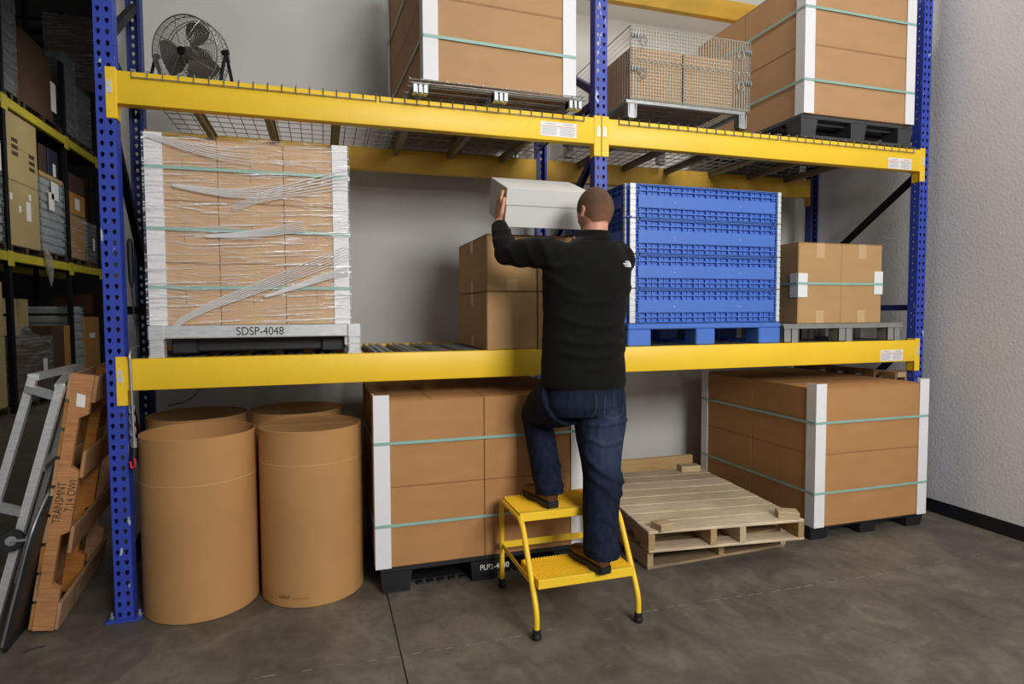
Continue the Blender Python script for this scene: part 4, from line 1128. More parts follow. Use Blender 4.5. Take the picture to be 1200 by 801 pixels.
hand(LWR, (0.10, 0.16, 1.0), (1, 0.02, 0), (0, -1, 0), -1)
hand(RWR, (-0.10, 0.40, 1.0), (-1, 0.02, 0), (0, -1, 0), 1)
person_me = remeshed(body, 'person', 0.0042, 3)
person_me.transform(Matrix.Translation(-PB)); person_me.materials.clear(); person_me.materials.append(skin)
person = bpy.data.objects.new('person', person_me); COL.objects.link(person); person.location = PB
tag(person, 'person in black fleece jacket and jeans climbing the yellow stool, seen from behind', 'person')
# ---- hair
hb = MB(); rings = []
def hairline(th):                       # lowest elevation of the hair by azimuth
    a = abs(math.atan2(math.sin(th), math.cos(th)))
    if a > 2.2: return -0.52 + 0.05*math.cos(3*(PI-a))
    if a > 1.2: return -0.05 - 0.47*((a-1.2)/1.0)**1.6
    return 0.30 - 0.35*(a/1.2)**2
for i in range(18):
    ring = []
    for k in range(48):
        th = 2*PI*k/48; p0 = hairline(th); ph = p0 + (PI/2-0.02-p0)*i/17
        ring.append(headp(th, ph, 0.0005 + 0.0042*min(1, i/4.0)))
    rings.append(ring)
hb.loft(rings, False, True)
hm = hb.mesh('hair', hairm, True, None, True, 180)
wear(hm, 'hair', hairm, person)
for s in (-1, 1):
    e = MB(); c = hloc((s*.032, .083, .012)); e.lathe(c, [(.012*math.sin(PI*k/10)+1e-4, -.012*math.cos(PI*k/10)) for k in range(11)], 16)
    em = e.mesh('eye', white_card, True); wear(em, 'eye', white_card, person)

# ---- jacket
jk = MB()
jt = [(1.098, 2.236, -.470, .216, .150), (1.13, 2.234, -.470, .224, .156), (1.20, 2.232, -.470, .221, .152), (1.30, 2.232, -.468, .216, .146), (1.40, 2.236, -.466, .216, .142), (1.50, 2.243, -.465, .221, .144),
      (1.60, 2.250, -.466, .230, .148), (1.68, 2.254, -.468, .233, .146), (1.74, 2.258, -.470, .222, .134), (1.79, 2.266, -.470, .188, .118), (1.825, 2.276, -.470, .135, .100), (1.85, 2.285, -.468, .095, .090)]
jk.loft([ell((cx, cy, z), a, b, 36, 2.35) for z, cx, cy, a, b in jt])
def sphere(mb, c, r, n=14, sx=1, sy=1, sz=1):
    mb.loft([[Vector(c) + Vector((r*sx*math.sin(PI*(i+.5)/n)*math.cos(2*PI*k/18), r*sy*math.sin(PI*(i+.5)/n)*math.sin(2*PI*k/18), -r*sz*math.cos(PI*(i+.5)/n))) for k in range(18)] for i in range(n)])
sphere(jk, (2.085, -.465, 1.755), .086); sphere(jk, (2.432, -.468, 1.745), .088)
def sleeve(sh, el, wr, r):
    c = wr + (el-wr).normalized()*0.012
    jk.tube([sh, sh.lerp(el, .33), sh.lerp(el, .72), el, el.lerp(c, .3), el.lerp(c, .65), c], r, 18)
sleeve(LSH, LEL, LWR, [.088, .080, .072, .066, .061, .053, .043]); sphere(jk, LEL + Vector((-.004, .006, -.004)), .064)
sleeve(RSH, REL, RWR, [.088, .080, .070, .064, .060, .052, .043]); sphere(jk, REL, .062)
# stand-up collar, its left front corner falling open
jk.loft([ell((2.285, -.468, 1.825), .100, .094, 32), ell((2.292, -.464, 1.862), .086, .085, 32), ell((2.299, -.460, 1.893), .080, .081, 32, tilt=(0, .06))])
jk.loft([[Vector(p) for p in ((2.19, -.42, 1.855), (2.20, -.36, 1.90), (2.215, -.40, 1.905), (2.205, -.44, 1.87))], [Vector(p) for p in ((2.150, -.40, 1.84), (2.150, -.36, 1.866), (2.158, -.37, 1.872), (2.158, -.39, 1.855))]])
yb = -.62
jf = fold_disp([
    ([(2.06, yb, 1.46), (2.15, yb, 1.425), (2.27, yb, 1.41), (2.40, yb, 1.43)], .011, .014),
    ([(2.03, yb, 1.36), (2.13, yb, 1.335), (2.26, yb, 1.325), (2.38, yb, 1.345), (2.44, yb+.05, 1.37)], .012, .014),
    ([(2.06, yb, 1.29), (2.18, yb, 1.262), (2.32, yb, 1.27), (2.43, yb+.03, 1.31)], .010, .013),
    ([(2.10, yb, 1.54), (2.20, yb, 1.525), (2.32, yb, 1.53)], .006, .012),
    ([(2.20, yb, 1.20), (2.30, yb, 1.23), (2.40, yb, 1.275), (2.45, yb+.06, 1.30)], .008, .014),
    ([(2.02, -.52, 1.66), (2.08, -.60, 1.60), (2.16, yb, 1.57)], .007, .016),
    ([(2.00, -.50, 1.72), (2.07, -.57, 1.70), (2.15, yb, 1.71)], .006, .014),
    ([(2.47, -.55, 1.60), (2.42, -.6, 1.56), (2.34, yb, 1.55)], .006, .015),
    ([(1.86, -.40, 1.80), (1.90, -.36, 1.73), (1.95, -.36, 1.70)], .006, .012),
    ([(1.93, -.42, 1.83), (1.95, -.45, 1.76), (1.99, -.45, 1.70)], .006, .013),
    ([(1.99, -.48, 1.84), (2.01, -.53, 1.77), (2.05, -.53, 1.69)], .006, .014),
    ([(1.83, -.27, 1.85), (1.88, -.31, 1.85), (1.93, -.26, 1.86)], .005, .010),
    ([(1.83, -.24, 1.90), (1.88, -.27, 1.90), (1.93, -.22, 1.91)], .004, .009),
    ([(2.20, -.56, 1.842), (2.285, -.58, 1.835), (2.37, -.56, 1.842)], -.006, .008)])
jme = remeshed(jk, 'jacket', 0.0075, 5, lambda co: jf(co) + noise_disp(co, (7, 7, 16), .0035, 3) - .003)
jacket = wear(jme, 'jacket', fleece, person)
# ---- jeans
jn = MB()
jn.loft([ell((2.237, -.468, 1.20), .186, .124, 32, 2.3), ell((2.237, -.470, 1.10), .206, .140, 32, 2.4), ell((2.236, -.478, 1.02), .212, .146, 32, 2.4), ell((2.238, -.475, .965), .185, .13, 32, 2.3)])
R = [(2.330, -.470, 1.06, .122, .130), (2.320, -.478, .96, .132, .132), (2.315, -.490, .90, .128, .128), (2.308, -.507, .82, .114, .116), (2.302, -.530, .73, .098, .102), (2.297, -.548, .66, .092, .094), (2.283, -.578, .57, .090, .094), (2.262, -.610, .48, .085, .090), (2.240, -.658, .40, .080, .092), (2.231, -.682, .36, .080, .096), (2.227, -.692, .335, .080, .097)]
jn.loft([ell((x, y, z), a, b, 26, 2.2) for x, y, z, a, b in R])
jn.tube([Vector((2.135, -.455, 1.045)), Vector((2.105, -.38, 1.01)), Vector((2.085, -.295, .975)), Vector((2.074, -.228, .93))], [.142, .128, .108, .088], 24)
sphere(jn, (2.073, -.222, .930), .088)
Lg = [(2.072, -.222, .93, .080, .080), (2.072, -.245, .86, .078, .086), (2.074, -.285, .78, .077, .088), (2.072, -.335, .70, .076, .084), (2.068, -.385, .62, .072, .078), (2.064, -.418, .590, .068, .079), (2.063, -.425, .568, .067, .080)]
jn.loft([ell((x, y, z), a, b, 24, 2.2, tilt=(0, -.2)) for x, y, z, a, b in Lg])
nf = fold_disp([
    ([(2.20, -.60, .86), (2.28, -.62, .83), (2.38, -.60, .845)], .006, .010),
    ([(2.18, -.58, .80), (2.24, -.62, .72), (2.33, -.62, .66), (2.38, -.58, .63)], .009, .013),
    ([(2.19, -.60, .70), (2.26, -.65, .63), (2.33, -.66, .56)], .007, .011),
    ([(2.38, -.56, .67), (2.39, -.60, .62), (2.37, -.63, .58)], .010, .014),
    ([(2.16, -.66, .48), (2.22, -.70, .50), (2.30, -.68, .46)], .005, .010),
    ([(2.15, -.68, .36), (2.22, -.76, .345), (2.30, -.74, .36)], .005, .009),
    ([(2.13, -.56, .95), (2.22, -.60, .925), (2.32, -.60, .93), (2.42, -.58, .94)], .007, .010),
    ([(2.00, -.32, .93), (2.06, -.34, .91), (2.14, -.30, .93)], .010, .012),
    ([(2.0, -.28, .87), (2.06, -.33, .86), (2.14, -.33, .88)], .007, .011),
    ([(2.02, -.40, .68), (2.08, -.43, .66), (2.14, -.39, .69)], .006, .010),
    ([(2.0, -.44, .60), (2.06, -.47, .61), (2.13, -.44, .60)], .006, .010)])
nme = remeshed(jn, 'jeans', 0.007, 4, lambda co: nf(co) + noise_disp(co, (14, 14, 9), .0025, 9))
jeans = wear(nme, 'jeans', denim, person)
for cx, cy, z, a, b, tl in ((2.227, -.693, .330, .0785, .0955, 0), (2.063, -.427, .560, .0665, .0795, -.2)):
    hem = MB().loft([ell((cx, cy, z-.004), a, b, 26, 2.2, tilt=(0, tl)), ell((cx, cy, z-.003), a+.0035, b+.0035, 26, 2.2, tilt=(0, tl)), ell((cx, cy, z+.016), a+.003, b+.003, 26, 2.2, tilt=(0, tl)), ell((cx, cy, z+.017), a-.004, b-.004, 26, 2.2, tilt=(0, tl))])
    hmm = hem.mesh('hem', denim, True); hmm.transform(Matrix.Translation(-PB))
    o = bpy.data.objects.new('hem', hmm); COL.objects.link(o); o.parent = jeans
# ---- boots
def boot(heel, z, head, label=None):
    R = Matrix.Rotation(head, 3, 'Z'); H = Vector((*heel, z))
    W = lambda x, y, zz: H + R @ Vector((x, y, zz))
    up = MB(); rings = []
    for (y, w, h, zb) in ((.012, .030, .062, .026), (.030, .037, .074, .024), (.07, .040, .082, .024), (.105, .040, .086, .024), (.135, .042, .082, .022), (.17, .046, .064, .020), (.21, .049, .052, .019), (.245, .047, .046, .018), (.270, .040, .040, .018), (.288, .026, .032, .018), (.294, .012, .024, .018)):
        ring = []
        for k in range(20):
            t = 2*PI*k/20; c, s = math.cos(t), math.sin(t)
            ring.append(W(w*math.copysign(abs(c)**.75, c), y, zb + (h/2) + (h/2)*math.copysign(abs(s)**.7, s)))
        rings.append(ring)
    up.loft(rings)
    up.loft([[W(.036*math.cos(t), .062+.050*math.sin(t), zz) for t in [2*PI*k/20 for k in range(20)]] for zz in (.05, .08, .105)])
    um = remeshed(up, 'boot', 0.004, 4); b = wear(um, 'boot', leather, person)
    so = MB(); ol = []
    prof = [(-.026, .004), (.026, .004), (.036, .02), (.038, .06), (.037, .10), (.040, .14), (.049, .19), (.051, .23), (.045, .268), (.030, .292), (.010, .301), (-.010, .301), (-.030, .292), (-.045, .268), (-.051, .23), (-.049, .19), (-.040, .14), (-.037, .10), (-.038, .06), (-.036, .02)]
    so.loft([[W(x*1.0, y, 0.012) for x, y in prof], [W(x*1.03, y, 0.016) for x, y in prof], [W(x*1.03, y, 0.028) for x, y in prof], [W(x*.98, y, 0.031) for x, y in prof]])
    so.loft([[W(x*1.0, y, zz) for x, y in prof if y < .105] for zz in (0.0006, 0.014)])
    so.loft([[W(x*.98, y, zz) for x, y in prof if y > .135] for zz in (0.0006, 0.014)])
    sm = so.mesh('sole', rubber, False); sm.transform(Matrix.Translation(-PB)); s = bpy.data.objects.new('sole', sm); COL.objects.link(s); s.parent = b
    return b
boot((2.062, -0.500), 0.502, math.radians(8))
boot((2.214, -0.780), 0.262, math.radians(8))
# ---- the emblem on the jacket and the pocket stitching, laid on the cloth
def lay_on(me, obj, lift=0.0012):
    """drop a drawing in the XZ plane onto the back of a garment"""
    bv = BVHTree.FromPolygons([v.co for v in obj.data.vertices], [tuple(p.vertices) for p in obj.data.polygons])
    for v in me.vertices:
        w = v.co - PB
        h = bv.ray_cast(Vector((w.x, -1.2, w.z)), Vector((0, 1, 0)))
        v.co = (h[0] + Vector((0, -lift, 0))) if h[0] is not None else w
emb = MB(); ex, ez = 2.428, 1.703
def arc_band(r0, r1):
    n = 10; pi_, po = [], []
    for k in range(n+1):
        a = PI/2*k/n; pi_.append((ex + r0*math.cos(a), ez + r0*math.sin(a))); po.append((ex + r1*math.cos(a), ez + r1*math.sin(a)))
    for k in range(n):
        emb.quad(*[(p[0], 0, p[1]) for p in (pi_[k], po[k], po[k+1], pi_[k+1])])
for r0, r1 in ((.004, .0125), (.0145, .0215), (.0235, .031)): arc_band(r0, r1)
cuts = []
def letters(txt, cx, cz, size):
    t = text_mesh(txt, size, white_ink, 'tmp_letters', None, Matrix.Identity(4), bold=0.0006)
    m = t.data; bpy.data.objects.remove(t)
    base = len(emb.bm.verts)
    vs = [emb.bm.verts.new((cx+v.co.x, 0, cz+v.co.y)) for v in m.vertices if True]
    for p in m.polygons:
        if abs(p.normal.z) > .9 and p.center.z > 0:
            try: emb.bm.faces.new([vs[i] for i in p.vertices])
            except ValueError: pass
letters('THE', ex-.0105, ez+.0245, .0095); letters('NORTH', ex-.0165, ez+.0140, .0095); letters('FACE', ex-.0125, ez+.0035, .0095)
bmesh.ops.delete(emb.bm, geom=[v for v in emb.bm.verts if not v.link_faces], context='VERTS')
eme = emb.mesh('emblem', white_ink, False, None, False); lay_on(eme, jacket, 0.0016)
o = bpy.data.objects.new('emblem', eme); COL.objects.link(o); o.parent = jacket; o['label'] = 'small white chest-size emblem with curved bands behind the right shoulder'
thread = mat('jeans_thread', (66, 68, 84), 0.8, var=0)
st = MB()
def stitch(pts, w=.0016):
    k = len(pts); P = [Vector((x, 0, z)) for x, z in pts]; fine = []
    for i in range(k-1):
        for q in range(6): fine.append(P[i].lerp(P[i+1], q/6))
    fine.append(P[-1])
    for a, b in zip(fine[:-1], fine[1:]):
        t = (b-a).normalized(); n = Vector((-t.z, 0, t.x))*w
        st.quad(a-n, b-n, b+n, a+n)
stitch([(2.285, 1.075), (2.278, 1.02), (2.282, .975), (2.335, .955), (2.388, .972), (2.405, 1.03), (2.412, 1.075)])
stitch([(2.335, 1.085), (2.332, 1.02), (2.325, .985)], .0012)
stitch([(2.235, 1.08), (2.232, 1.0), (2.21, .955)], .0014)
sme = st.mesh('pocket_stitching', thread, False, None, False); lay_on(sme, jeans, 0.001)
o = bpy.data.objects.new('pocket_stitching', sme); COL.objects.link(o); o.parent = jeans
# ================================================================ the round fan on the upper deck
FC = Vector((0.325, 0.42, 2.875)); FR = 0.186
fan = empty('floor_fan', (FC.x, FC.y, ZD), 'round black-and-chrome cage floor fan standing on the upper deck at the left', 'fan')
FM = Matrix.Rotation(math.radians(-24), 3, 'Z') @ Matrix.Rotation(math.radians(6), 3, 'X')   # local -Y is the blowing side
fp = lambda x, y, z: FC + FM @ Vector((x, y, z))
cage = mat('fan_cage_wire', (150, 148, 142), 0.35, 0.7, var=0.05)
bladem = mat('fan_blade', (84, 76, 62), 0.5, 0.2, var=0.08)
def circ(r, y, n=40): return [fp(r*math.cos(2*PI*k/n), y, r*math.sin(2*PI*k/n)) for k in range(n)]
g = MB()
for q in range(20):
    r = 0.030 + (FR-0.005-0.030)*q/19; g.tube(circ(r, -0.078 + 0.030*(r/FR)**3), 0.0014, 4, closed=True)
for k in range(8):
    a = 2*PI*k/8 + .2
    g.tube([fp(r*math.cos(a), -0.0765 + 0.030*(r/FR)**3, r*math.sin(a)) for r in (.03, .07, .11, .15, .182)], 0.002, 4)
g.tube(circ(FR, -0.048), 0.0035, 6, closed=True); g.part('front_grille', cage, fan)
g = MB()
for k in range(44):
    a = 2*PI*k/44; g.tube([fp(r*math.cos(a), y, r*math.sin(a)) for r, y in ((FR, -.046), (FR+.004, .0), (FR-.004, .07), (.12, .098), (.055, .104))], 0.0013, 4)
for r, y in ((FR+.004, .0), (FR-.001, .05), (FR-.004, .07), (.12, .098), (.06, .104)): g.tube(circ(r, y), 0.0024, 5, closed=True)
g.part('rear_grille', cage, fan)
for k in range(3):
    a0 = math.radians(65) + 2*PI*k/3; b = MB(); top = []; n = 6
    ra = []
    for i in range(n):
        r = 0.03 + 0.138*i/(n-1); w = 0.52 + 0.2*math.sin(PI*i/(n-1)); ring = []
        for s, yy in ((-1, -.026), (-.5, -.014), (0, 0), (.5, .012), (1, .022)): ring.append((a0 + s*w, r, yy))
        ra.append([fp(r_*math.cos(a), y_, r_*math.sin(a)) for a, r_, y_ in ring] + [fp(r_*math.cos(a), y_+.0025, r_*math.sin(a)) for a, r_, y_ in ring[::-1]])
    b.loft(ra); b.part('blade', bladem, fan, smooth=True)
def yl(mb, r, y0, y1, n=24): mb.loft([[fp(r*math.cos(2*PI*k/n), y0, r*math.sin(2*PI*k/n)) for k in range(n)], [fp(r*math.cos(2*PI*k/n), y1, r*math.sin(2*PI*k/n)) for k in range(n)]]); return mb
yl(yl(MB(), .034, -.034, .03), .026, -.0345, -.040).part('hub', bladem, fan, smooth=True, angle=30)
yl(yl(MB(), .055, .035, .100), .040, .101, .135).part('motor', black_paint, fan, smooth=True, angle=30)
yl(MB(), .020, -.084, -.077).part('grille_badge', black_paint, fan, smooth=True, angle=30)
fs = MB()
for s in (-1, 1):
    pv = fp(s*(FR+.018), .0, .0); zb = ZD+.011
    fs.tube([pv, Vector((pv.x-.035, pv.y-.07, zb))], .0085, 8); fs.tube([pv, Vector((pv.x+.035, pv.y+.09, zb))], .0085, 8)
    fs.tube([pv + (FC-pv).normalized()*.02, pv - (FC-pv).normalized()*.012], .014, 10)
a = fp(-(FR+.018), 0, 0); b = fp(FR+.018, 0, 0)
for dx, dy in ((-.035, -.07), (.035, .09)): fs.tube([Vector((a.x+dx-.02, a.y+dy, ZD+.011)), Vector((b.x+dx+.02, b.y+dy, ZD+.011))], .0105, 8)
fs.part('stand', black_paint, fan, smooth=True)

# ================================================================ pallet leaning on its end at the left post
R_ = empty('wooden_pallet', (0, 0, 0), 'orange-brown wooden pallet on end, leaning against the left blue post', 'pallet')
wood_pallet(R_, 1.205, 0.90, 0.118, even(9, .104), even(4, .11), mt=pine_z2, ms=pine_z, seed=11)
lean = math.radians(9.6); cz_, sz_ = math.cos(lean), math.sin(lean)
Mx = Matrix(((0, -1, 0), (sz_, 0, cz_), (-cz_, 0, sz_))).transposed()      # columns: local x, y, z
Mx = Matrix.Rotation(math.radians(5), 3, 'Z') @ Mx
R_.rotation_euler = Mx.to_euler(); org = Vector((-0.236, 0.0, 0.002)); R_.location = org - Mx @ Vector((0.90, 0, 0))
sx_ = 0.9006                                          # front face of the front stringer, local x
def on_stringer(u, v): return Matrix.Translation((sx_, u, v)) @ Matrix(((0, 0, 1, 0), (1, 0, 0, 0), (0, 1, 0, 0), (0, 0, 0, 1)))
text_mesh('TRANSMNT', 0.046, brown_ink, 'stamp', R_, on_stringer(0.60, 0.075), sx=0.8)
text_mesh('7.14 OWI', 0.046, brown_ink, 'stamp', R_, on_stringer(0.635, 0.033), sx=0.8)
stk = MB(); stk.prism([(1.05, .035), (1.11, .04), (1.115, .075), (1.055, .07)], lambda u, v: Vector((sx_, u, v)), lambda u, v: Vector((sx_+.0008, u, v)))
me = stk.mesh('paper_sticker', white_label); o = bpy.data.objects.new('paper_sticker', me); COL.objects.link(o); o.parent = R_
# ================================================================ aluminium ladder frame leaning beside it
R_ = empty('aluminium_ladder', (-0.45, 0.2, 0), 'bare aluminium ladder frame leaning at the left edge beside the orange pallet', 'ladder')
def bar(a, b, w, d, side=Vector((0, 1, 0))):
    a, b = Vector(a), Vector(b); t = (b-a).normalized(); s = (side - t*side.dot(t)).normalized(); u = t.cross(s)
    mb = MB(); q = lambda p: [p + u*w/2*x + s*d/2*y for x, y in ((-1, -1), (1, -1), (1, 1), (-1, 1))]
    return mb.loft([q(a), q(b)])
LA, LB = Vector((-.316, .07, 1.19)), Vector((-.655, .07, 0.004)); RA, RB = Vector((-.176, -.02, 1.155)), Vector((-.492, -.02, 0.004))
bar(LA, LB, .034, .028).part('rail', alum, R_); bar(RA, RB, .034, .028).part('rail', alum, R_)
for t in (.045, .50, .93): bar(LA.lerp(LB, t), RA.lerp(RB, t), .05, .030, Vector((0.1, 0.1, 1))).part('rung', alum, R_)
off = Vector((.02, .30, 0))
BA, BB = Vector((-.30, .42, 1.17)), Vector((-.635, .42, .004)); CA, CB = Vector((-.325, .66, 1.19)), Vector((-.66, .66, .004))
bar(BA, BB, .026, .024).part('rear_rail', alum, R_); bar(CA, CB, .026, .024).part('rear_rail', alum, R_)
for t in (.03, .42): bar(BA.lerp(BB, t), CA.lerp(CB, t), .045, .03, Vector((0, .1, 1))).part('rung', alum, R_)
bar(LA + Vector((0, 0, .0)), CA + Vector((0, 0, .0)), .045, .03, Vector((0, .1, 1))).part('top_cap', alum, R_)
bar(RA + Vector((-.012, .02, -.01)), BA + Vector((.012, -.012, 0)), .04, .03, Vector((0, .1, 1))).part('top_cap', alum, R_)
# ================================================================ black platform dolly standing on edge
R_ = empty('platform_dolly', (-0.34, 0.2, 0), 'black platform dolly with a caster, stood on edge between ladder and orange pallet', 'dolly')
def plate_pt(y, z, dx=0.0): return Vector((-0.392 + 0.235*z + dx - 0.06*(y+.15), y, z))
outl = [(-.15, .004), (-.155, .02), (-.128, .44), (-.118, .50), (-.08, .57), (-.02, .63), (.10, .70), (.55, .70), (.60, .65), (.60, .004)]
d = MB(); d.prism(outl, lambda u, v: plate_pt(u, v, 0), lambda u, v: plate_pt(u, v, .018)); d.part('deck', blkplastic, R_)
rm = MB(); rm.tube([plate_pt(u, v, -.004) for u, v in bend([(-.150, .03, 0), (-.124, .44, 0), (-.10, .54, 0), (-.01, .645, 0), (.10, .708, 0), (.5, .708, 0)], .04) for u, v in [(u, v)]] if False else [plate_pt(p.x, p.y, -.006) for p in bend([(-.150, .03, 0), (-.124, .44, 0), (-.10, .54, 0), (-.01, .645, 0), (.10, .708, 0), (.5, .708, 0)], .05)], .0075, 8)
rm.part('rim', mat('dull_steel', (130, 130, 130), .4, .6, var=.08), R_, smooth=True)
def caster(y, z):
    c = plate_pt(y, z, -.085); w = MB(); ax = Vector((.25, -1, 0)).normalized()
    u = Vector((0, 0, 1)); v = ax.cross(u).normalized()
    def ringy(r, h, n=24): return [c + ax*h + (u*math.cos(2*PI*k/n) + v*math.sin(2*PI*k/n))*r for k in range(n)]
    w.loft([ringy(.022, -.014), ringy(.046, -.014), ringy(.05, -.008), ringy(.05, .008), ringy(.046, .014), ringy(.022, .014)], closed=True)
    W_ = w.part('caster_wheel', rubber, R_, smooth=True, angle=50)
    h = MB(); h.loft([ringy(.0215, -.012), ringy(.0215, .012)]); h.tube([c - ax*.018, plate_pt(y, z, -.008) - ax*.018], .007, 8); h.tube([c + ax*.018, plate_pt(y, z, -.008) + ax*.018], .007, 8); h.tube([c - ax*.02, c + ax*.02], .005, 8)
    h.part('caster_fork', galv, W_)
caster(-.075, .475); caster(.46, .50)
# ================================================================ cable and hose end hooked over the beam
R_ = empty('hose_whip', (0.1, -0.03, 0.75), 'grey metal hose wand with a red trigger hooked over the lower left beam', 'hose')
rod = MB(); rod.tube(bend([(0.095, 0.16, 1.32), (0.1, 0.06, 1.318), (0.1025, -0.0205, 1.300), (0.105, -0.0205, 1.24), (0.110, -0.0205, 0.872)], .03), .0068, 10)
rod.part('wand', galv, R_, smooth=True)
MB().cyl((0.110, -.0205, .873), (0.110, -.0205, .848), .013, 6).part('hex_nut', galv, R_)
MB().tube([(0.110, -.0205, .848), (.107, -.021, .81), (.104, -.022, .775), (.100, -.02, .745)], [.010, .013, .012, .008], 10).part('grip', rubber, R_, smooth=True)
MB().tube(bend([(.112, -.034, .80), (.116, -.036, .765), (.100, -.036, .748), (.094, -.034, .785)], .012), .0045, 8).part('trigger', mat('red_plastic', (212, 40, 56), .4, var=0), R_, smooth=True)
cb = MB().tube(bend([(0.060, 0.22, 1.62), (0.070, 0.21, 1.45), (0.092, 0.18, 1.40), (0.095, 0.16, 1.322)], .05), .0045, 8); cb.part('cable', rubber, R_, smooth=True)
MB().tube([(0.058, 0.22, 1.86), (0.058, 0.22, 1.84), (0.060, 0.22, 1.66), (0.060, 0.22, 1.615)], [.006, .0135, .0135, .006], 10).part('handle', rubber, R_, smooth=True)
hk = MB()
for k in range(4): hk.tube([(0.093 + .010*math.cos(t), .02 + .004*k, 1.03 - .055*k + .026*math.sin(t)) for t in [2*PI*i/12 for i in range(12)]], .0055, 6, closed=True)
hk.part('chain', galv, R_, smooth=True)
MB().tube([Vector(p) for p in ((0.255, .93, 1.10), (0.245, .93, 1.03), (0.20, .93, .965), (0.13, .93, .925), (0.05, .93, .91))], .0035, 6).thing('cable', rubber, 'thin black cable sagging behind the fibre drums under the lower beam', 'cable', smooth=True)
MB().tube([(-.305, -.175, .004), (-.285, -.155, .004), (-.262, -.145, .003), (-.235, -.14, .003)], [.003, .0045, .004, .002], 6).thing('plastic_tie', rubber, 'small bent black strip lying on the floor in front of the orange pallet', 'strip', smooth=True)
MB().box(.055, .115, 1.085, 1.15, 0, .62, b=.004).thing('timber_post', wood('yellow_plank', (206, 164, 84), (168, 124, 56)), 'yellowish timber offcut standing behind the drums beside the left rear post', 'timber')

# ================================================================ far rack along the dark aisle
FX = -3.4
fr = empty('pallet_rack', (-3.95, 10.3, 0), 'dim pallet rack with yellow beams and black posts along the aisle at left', 'rack')
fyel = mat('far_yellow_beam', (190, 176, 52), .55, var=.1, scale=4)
for y in (5.4, 7.52, 9.79, 11.35, 13.2):
    for x in (FX, FX-1.1):
        MB().box(x-.075, x, y-.045, y+.045, 0, 6.0 if x == FX else 8.3, b=.006).part('post', black_paint, fr)
    for z in (0.5, 1.45, 3.0, 4.0): MB().box(FX-1.03, FX-.075, y-.02, y+.02, z, z+.04).part('brace', black_paint, fr)
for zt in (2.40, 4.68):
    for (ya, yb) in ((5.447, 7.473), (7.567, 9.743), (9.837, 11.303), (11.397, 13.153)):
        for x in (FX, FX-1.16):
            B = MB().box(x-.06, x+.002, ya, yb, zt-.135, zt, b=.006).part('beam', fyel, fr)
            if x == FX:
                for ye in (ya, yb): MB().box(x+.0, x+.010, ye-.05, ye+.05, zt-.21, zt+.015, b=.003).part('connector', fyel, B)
pallet_dim = wood('dimmed_pine', (96, 80, 62), (58, 46, 34))  # pallet pine darkened to dim the far aisle, gloom put into its colour
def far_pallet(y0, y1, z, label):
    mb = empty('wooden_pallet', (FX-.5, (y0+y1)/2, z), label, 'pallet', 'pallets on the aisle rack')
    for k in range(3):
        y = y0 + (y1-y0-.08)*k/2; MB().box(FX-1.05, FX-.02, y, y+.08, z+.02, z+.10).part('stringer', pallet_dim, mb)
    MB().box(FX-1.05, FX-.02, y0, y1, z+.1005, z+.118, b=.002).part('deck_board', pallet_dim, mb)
    MB().box(FX-.12, FX-.02, y0, y1, z, z+.018, b=.002).part('bottom_board', pallet_dim, mb)
def fcarton(y0, y1, z0, z1, m, label, x=FX-.04, d=.9, grp='cartons on the aisle rack', labels=()):
    o = carton_mb(x-d, x, y0, y1, z0, z1, b=.008, flap='y').thing('carton', m, label, 'carton', grp)
    for (ya, yb, za, zb) in labels: MB().box(x+.0003, x+.0018, ya, yb, za, zb).part('paper_label', white_label, o)
    return o
farfilm = film_mat('far_stretch_film', .08, .6, (214, 220, 224), .25)
def wrapped(y0, y1, z0, z1, m, label, ridges=0, top=0.0, seed=1, d=.9, flm=None, x=FX-.03, lab_=()):
    """wrapped load: a ribbed or plain core inside a film skin"""
    root = empty('wrapped_load', (x-d/2, (y0+y1)/2, z0), label, 'wrapped load', 'film-wrapped loads on the aisle rack')
    c = MB()
    if ridges:
        n = ridges; dz = (z1-top-z0)/n; rings = []
        for k in range(n):
            for (f, e) in ((0, .03), (.25, .0), (.75, .0), (1, .03)):
                zz = z0 + dz*(k+f) + (.001 if f == 0 else 0); rr = []
                for (px_, py_) in ((x-d+.02+e, y0+.02+e), (x-.02-e, y0+.02+e), (x-.02-e, y1-.02-e), (x-d+.02+e, y1-.02-e)): rr.append(Vector((px_, py_, zz)))
                rings.append(rr)
        c.loft(rings)
    else: c.box(x-d+.02, x-.02, y0+.02, y1-.02, z0+.001, z1-top-.01, b=.03, seg=2)
    c.part('goods', m, root)
    if top: MB().box(x-d+.01, x-.01, y0+.01, y1-.01, z1-top, z1, b=.01).part('top_cap', kraft_in, root)
    s = film_shell(x-d, x, y0, y1, z0+.001, z1-top*.5, 14, 14, seed, .02); s.part('film', flm or farfilm, root, smooth=True)
    for (ya, yb, za, zb) in lab_: MB().box(x+.014, x+.017, ya, yb, za, zb).part('paper_label', white_label, root)
    return root
bottle = mat('clear_bottles', (176, 186, 190), .25, .2, var=.12, scale=9)
greyload = mat('grey_goods', (84, 86, 86), .6, var=.2, scale=5)  # grey darkened in the colour itself to keep the far aisle dim
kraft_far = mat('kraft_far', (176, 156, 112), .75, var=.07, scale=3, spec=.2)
kraft_dk = mat('kraft_dark', (84, 64, 48), .75, var=.1, scale=3, spec=.2)  # brown taken down so the far goods look unlit, shade put into colour
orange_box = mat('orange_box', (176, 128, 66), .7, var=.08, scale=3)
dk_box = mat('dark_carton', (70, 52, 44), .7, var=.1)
navy = mat('navy_board', (40, 46, 66), .6, var=.1)
z2 = 2.401; zp = z2 + .1185
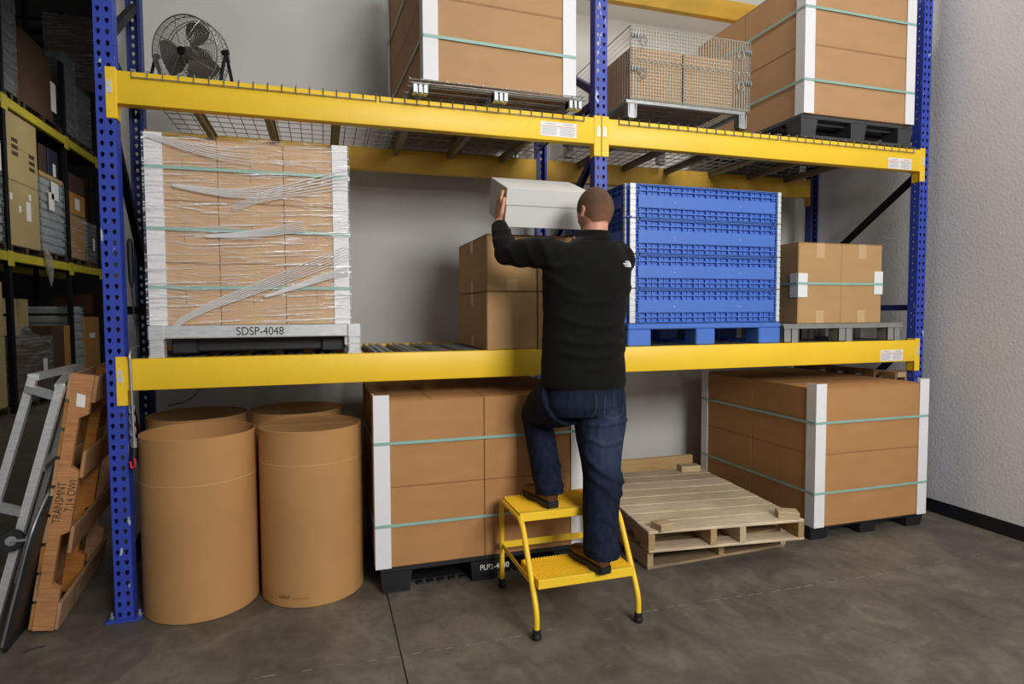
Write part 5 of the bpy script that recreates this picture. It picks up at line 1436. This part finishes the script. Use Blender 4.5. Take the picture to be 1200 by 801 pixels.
for (ya, yb, w) in ((6.35, 7.46, 'ribbed grey wrapped load'), (7.575, 8.68, 'two printed cartons'), (8.73, 9.72, 'wrapped clear bottles'), (9.86, 10.76, 'wrapped orange carton'), (10.8, 11.29, 'far grey wrapped load')):
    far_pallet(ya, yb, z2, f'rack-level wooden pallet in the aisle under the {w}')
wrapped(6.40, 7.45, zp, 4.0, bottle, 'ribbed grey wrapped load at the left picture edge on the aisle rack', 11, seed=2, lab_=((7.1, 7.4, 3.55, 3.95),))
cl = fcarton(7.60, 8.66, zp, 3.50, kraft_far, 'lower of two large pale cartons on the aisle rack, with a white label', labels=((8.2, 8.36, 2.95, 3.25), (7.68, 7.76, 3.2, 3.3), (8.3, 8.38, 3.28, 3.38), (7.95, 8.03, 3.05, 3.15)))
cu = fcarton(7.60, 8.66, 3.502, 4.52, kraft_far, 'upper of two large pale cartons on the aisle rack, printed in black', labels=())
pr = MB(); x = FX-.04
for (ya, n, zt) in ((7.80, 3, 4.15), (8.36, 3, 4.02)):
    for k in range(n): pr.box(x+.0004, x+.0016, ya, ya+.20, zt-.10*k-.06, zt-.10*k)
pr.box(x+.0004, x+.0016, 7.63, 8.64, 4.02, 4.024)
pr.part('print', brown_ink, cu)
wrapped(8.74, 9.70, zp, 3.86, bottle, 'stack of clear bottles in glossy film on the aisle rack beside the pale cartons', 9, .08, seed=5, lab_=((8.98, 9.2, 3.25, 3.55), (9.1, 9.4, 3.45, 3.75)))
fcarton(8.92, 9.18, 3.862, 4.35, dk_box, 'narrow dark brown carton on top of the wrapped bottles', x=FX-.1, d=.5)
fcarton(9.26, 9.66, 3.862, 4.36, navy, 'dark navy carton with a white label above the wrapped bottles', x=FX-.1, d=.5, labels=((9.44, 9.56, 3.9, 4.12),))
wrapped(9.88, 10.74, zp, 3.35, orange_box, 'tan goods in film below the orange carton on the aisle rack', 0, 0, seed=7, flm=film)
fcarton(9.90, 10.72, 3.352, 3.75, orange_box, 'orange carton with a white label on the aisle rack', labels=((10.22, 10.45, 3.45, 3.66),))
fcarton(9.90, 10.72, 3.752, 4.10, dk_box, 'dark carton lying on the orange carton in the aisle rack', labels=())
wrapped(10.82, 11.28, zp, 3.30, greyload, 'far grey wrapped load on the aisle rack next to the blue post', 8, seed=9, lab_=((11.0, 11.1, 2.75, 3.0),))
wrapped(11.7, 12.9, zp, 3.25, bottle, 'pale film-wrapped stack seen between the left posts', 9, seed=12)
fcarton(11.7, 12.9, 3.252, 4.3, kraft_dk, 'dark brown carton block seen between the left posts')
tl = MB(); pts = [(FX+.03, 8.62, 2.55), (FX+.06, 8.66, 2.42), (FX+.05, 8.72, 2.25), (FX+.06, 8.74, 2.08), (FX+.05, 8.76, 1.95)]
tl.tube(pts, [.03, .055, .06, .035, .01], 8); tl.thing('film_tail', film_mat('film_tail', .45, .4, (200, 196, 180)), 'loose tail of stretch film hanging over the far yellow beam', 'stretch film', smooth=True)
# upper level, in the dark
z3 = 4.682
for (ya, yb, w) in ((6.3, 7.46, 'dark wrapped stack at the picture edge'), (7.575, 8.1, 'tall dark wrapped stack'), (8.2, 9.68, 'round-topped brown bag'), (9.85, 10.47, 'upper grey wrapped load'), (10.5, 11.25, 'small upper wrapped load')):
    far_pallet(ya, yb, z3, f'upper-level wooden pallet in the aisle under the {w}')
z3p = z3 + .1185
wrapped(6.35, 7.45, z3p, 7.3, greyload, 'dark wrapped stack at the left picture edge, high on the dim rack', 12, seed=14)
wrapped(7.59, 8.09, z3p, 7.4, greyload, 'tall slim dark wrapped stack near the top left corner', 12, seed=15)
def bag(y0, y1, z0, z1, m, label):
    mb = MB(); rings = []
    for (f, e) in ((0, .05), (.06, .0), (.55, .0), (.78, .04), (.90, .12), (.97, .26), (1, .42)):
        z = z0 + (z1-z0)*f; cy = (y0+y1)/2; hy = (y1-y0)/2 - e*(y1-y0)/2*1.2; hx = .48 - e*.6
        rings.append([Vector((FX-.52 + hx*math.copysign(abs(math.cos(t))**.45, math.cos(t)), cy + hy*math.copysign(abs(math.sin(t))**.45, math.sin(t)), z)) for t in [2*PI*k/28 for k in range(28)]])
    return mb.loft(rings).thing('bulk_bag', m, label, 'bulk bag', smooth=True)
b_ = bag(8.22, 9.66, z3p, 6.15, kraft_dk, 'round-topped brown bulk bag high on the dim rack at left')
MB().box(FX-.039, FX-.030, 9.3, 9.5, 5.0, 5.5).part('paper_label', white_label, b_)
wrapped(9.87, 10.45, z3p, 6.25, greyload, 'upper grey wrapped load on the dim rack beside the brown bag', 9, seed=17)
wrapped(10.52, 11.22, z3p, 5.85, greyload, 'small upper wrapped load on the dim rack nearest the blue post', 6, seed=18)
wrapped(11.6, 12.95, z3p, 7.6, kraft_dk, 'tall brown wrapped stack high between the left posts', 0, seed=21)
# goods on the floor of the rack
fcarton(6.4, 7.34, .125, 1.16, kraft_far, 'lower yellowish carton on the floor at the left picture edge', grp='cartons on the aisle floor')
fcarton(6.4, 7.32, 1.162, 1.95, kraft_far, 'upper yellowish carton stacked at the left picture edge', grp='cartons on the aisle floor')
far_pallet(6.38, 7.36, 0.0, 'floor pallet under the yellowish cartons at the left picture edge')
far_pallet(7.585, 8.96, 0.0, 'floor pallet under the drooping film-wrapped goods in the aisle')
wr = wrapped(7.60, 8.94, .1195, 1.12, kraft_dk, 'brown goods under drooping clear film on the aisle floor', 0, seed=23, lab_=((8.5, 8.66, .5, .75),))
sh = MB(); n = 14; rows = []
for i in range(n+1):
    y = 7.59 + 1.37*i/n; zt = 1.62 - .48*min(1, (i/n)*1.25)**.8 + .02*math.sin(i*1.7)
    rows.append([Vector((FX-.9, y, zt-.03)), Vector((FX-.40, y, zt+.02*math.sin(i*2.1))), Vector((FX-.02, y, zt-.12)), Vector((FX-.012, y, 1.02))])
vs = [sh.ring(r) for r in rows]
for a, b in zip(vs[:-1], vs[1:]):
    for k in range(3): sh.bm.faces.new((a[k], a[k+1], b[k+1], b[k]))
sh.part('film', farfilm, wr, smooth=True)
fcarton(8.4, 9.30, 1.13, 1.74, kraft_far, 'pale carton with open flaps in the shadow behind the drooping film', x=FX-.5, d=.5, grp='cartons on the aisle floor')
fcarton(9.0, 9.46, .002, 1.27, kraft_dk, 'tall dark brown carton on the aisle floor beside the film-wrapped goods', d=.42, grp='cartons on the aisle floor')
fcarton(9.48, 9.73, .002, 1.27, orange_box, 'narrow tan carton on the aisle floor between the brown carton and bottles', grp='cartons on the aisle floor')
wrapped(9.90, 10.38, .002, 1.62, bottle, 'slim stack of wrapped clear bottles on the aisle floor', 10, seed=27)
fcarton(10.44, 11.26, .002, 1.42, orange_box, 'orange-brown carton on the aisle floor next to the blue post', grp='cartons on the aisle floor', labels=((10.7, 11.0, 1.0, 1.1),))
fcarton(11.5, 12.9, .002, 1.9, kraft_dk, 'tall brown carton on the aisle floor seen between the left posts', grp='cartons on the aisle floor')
# pipes under the roof in the far corner
for k, z in enumerate((7.60, 7.95, 8.25)):
    MB().cyl((-6.9, 13.6, z), (-0.5, 13.6, z), (.075, .05, .03)[k], 10).thing('ceiling_pipe', black_paint, ('lowest thick', 'middle', 'highest thin')[k] + ' black pipe under the roof in the top left corner', 'pipe', 'pipes under the roof', smooth=True)
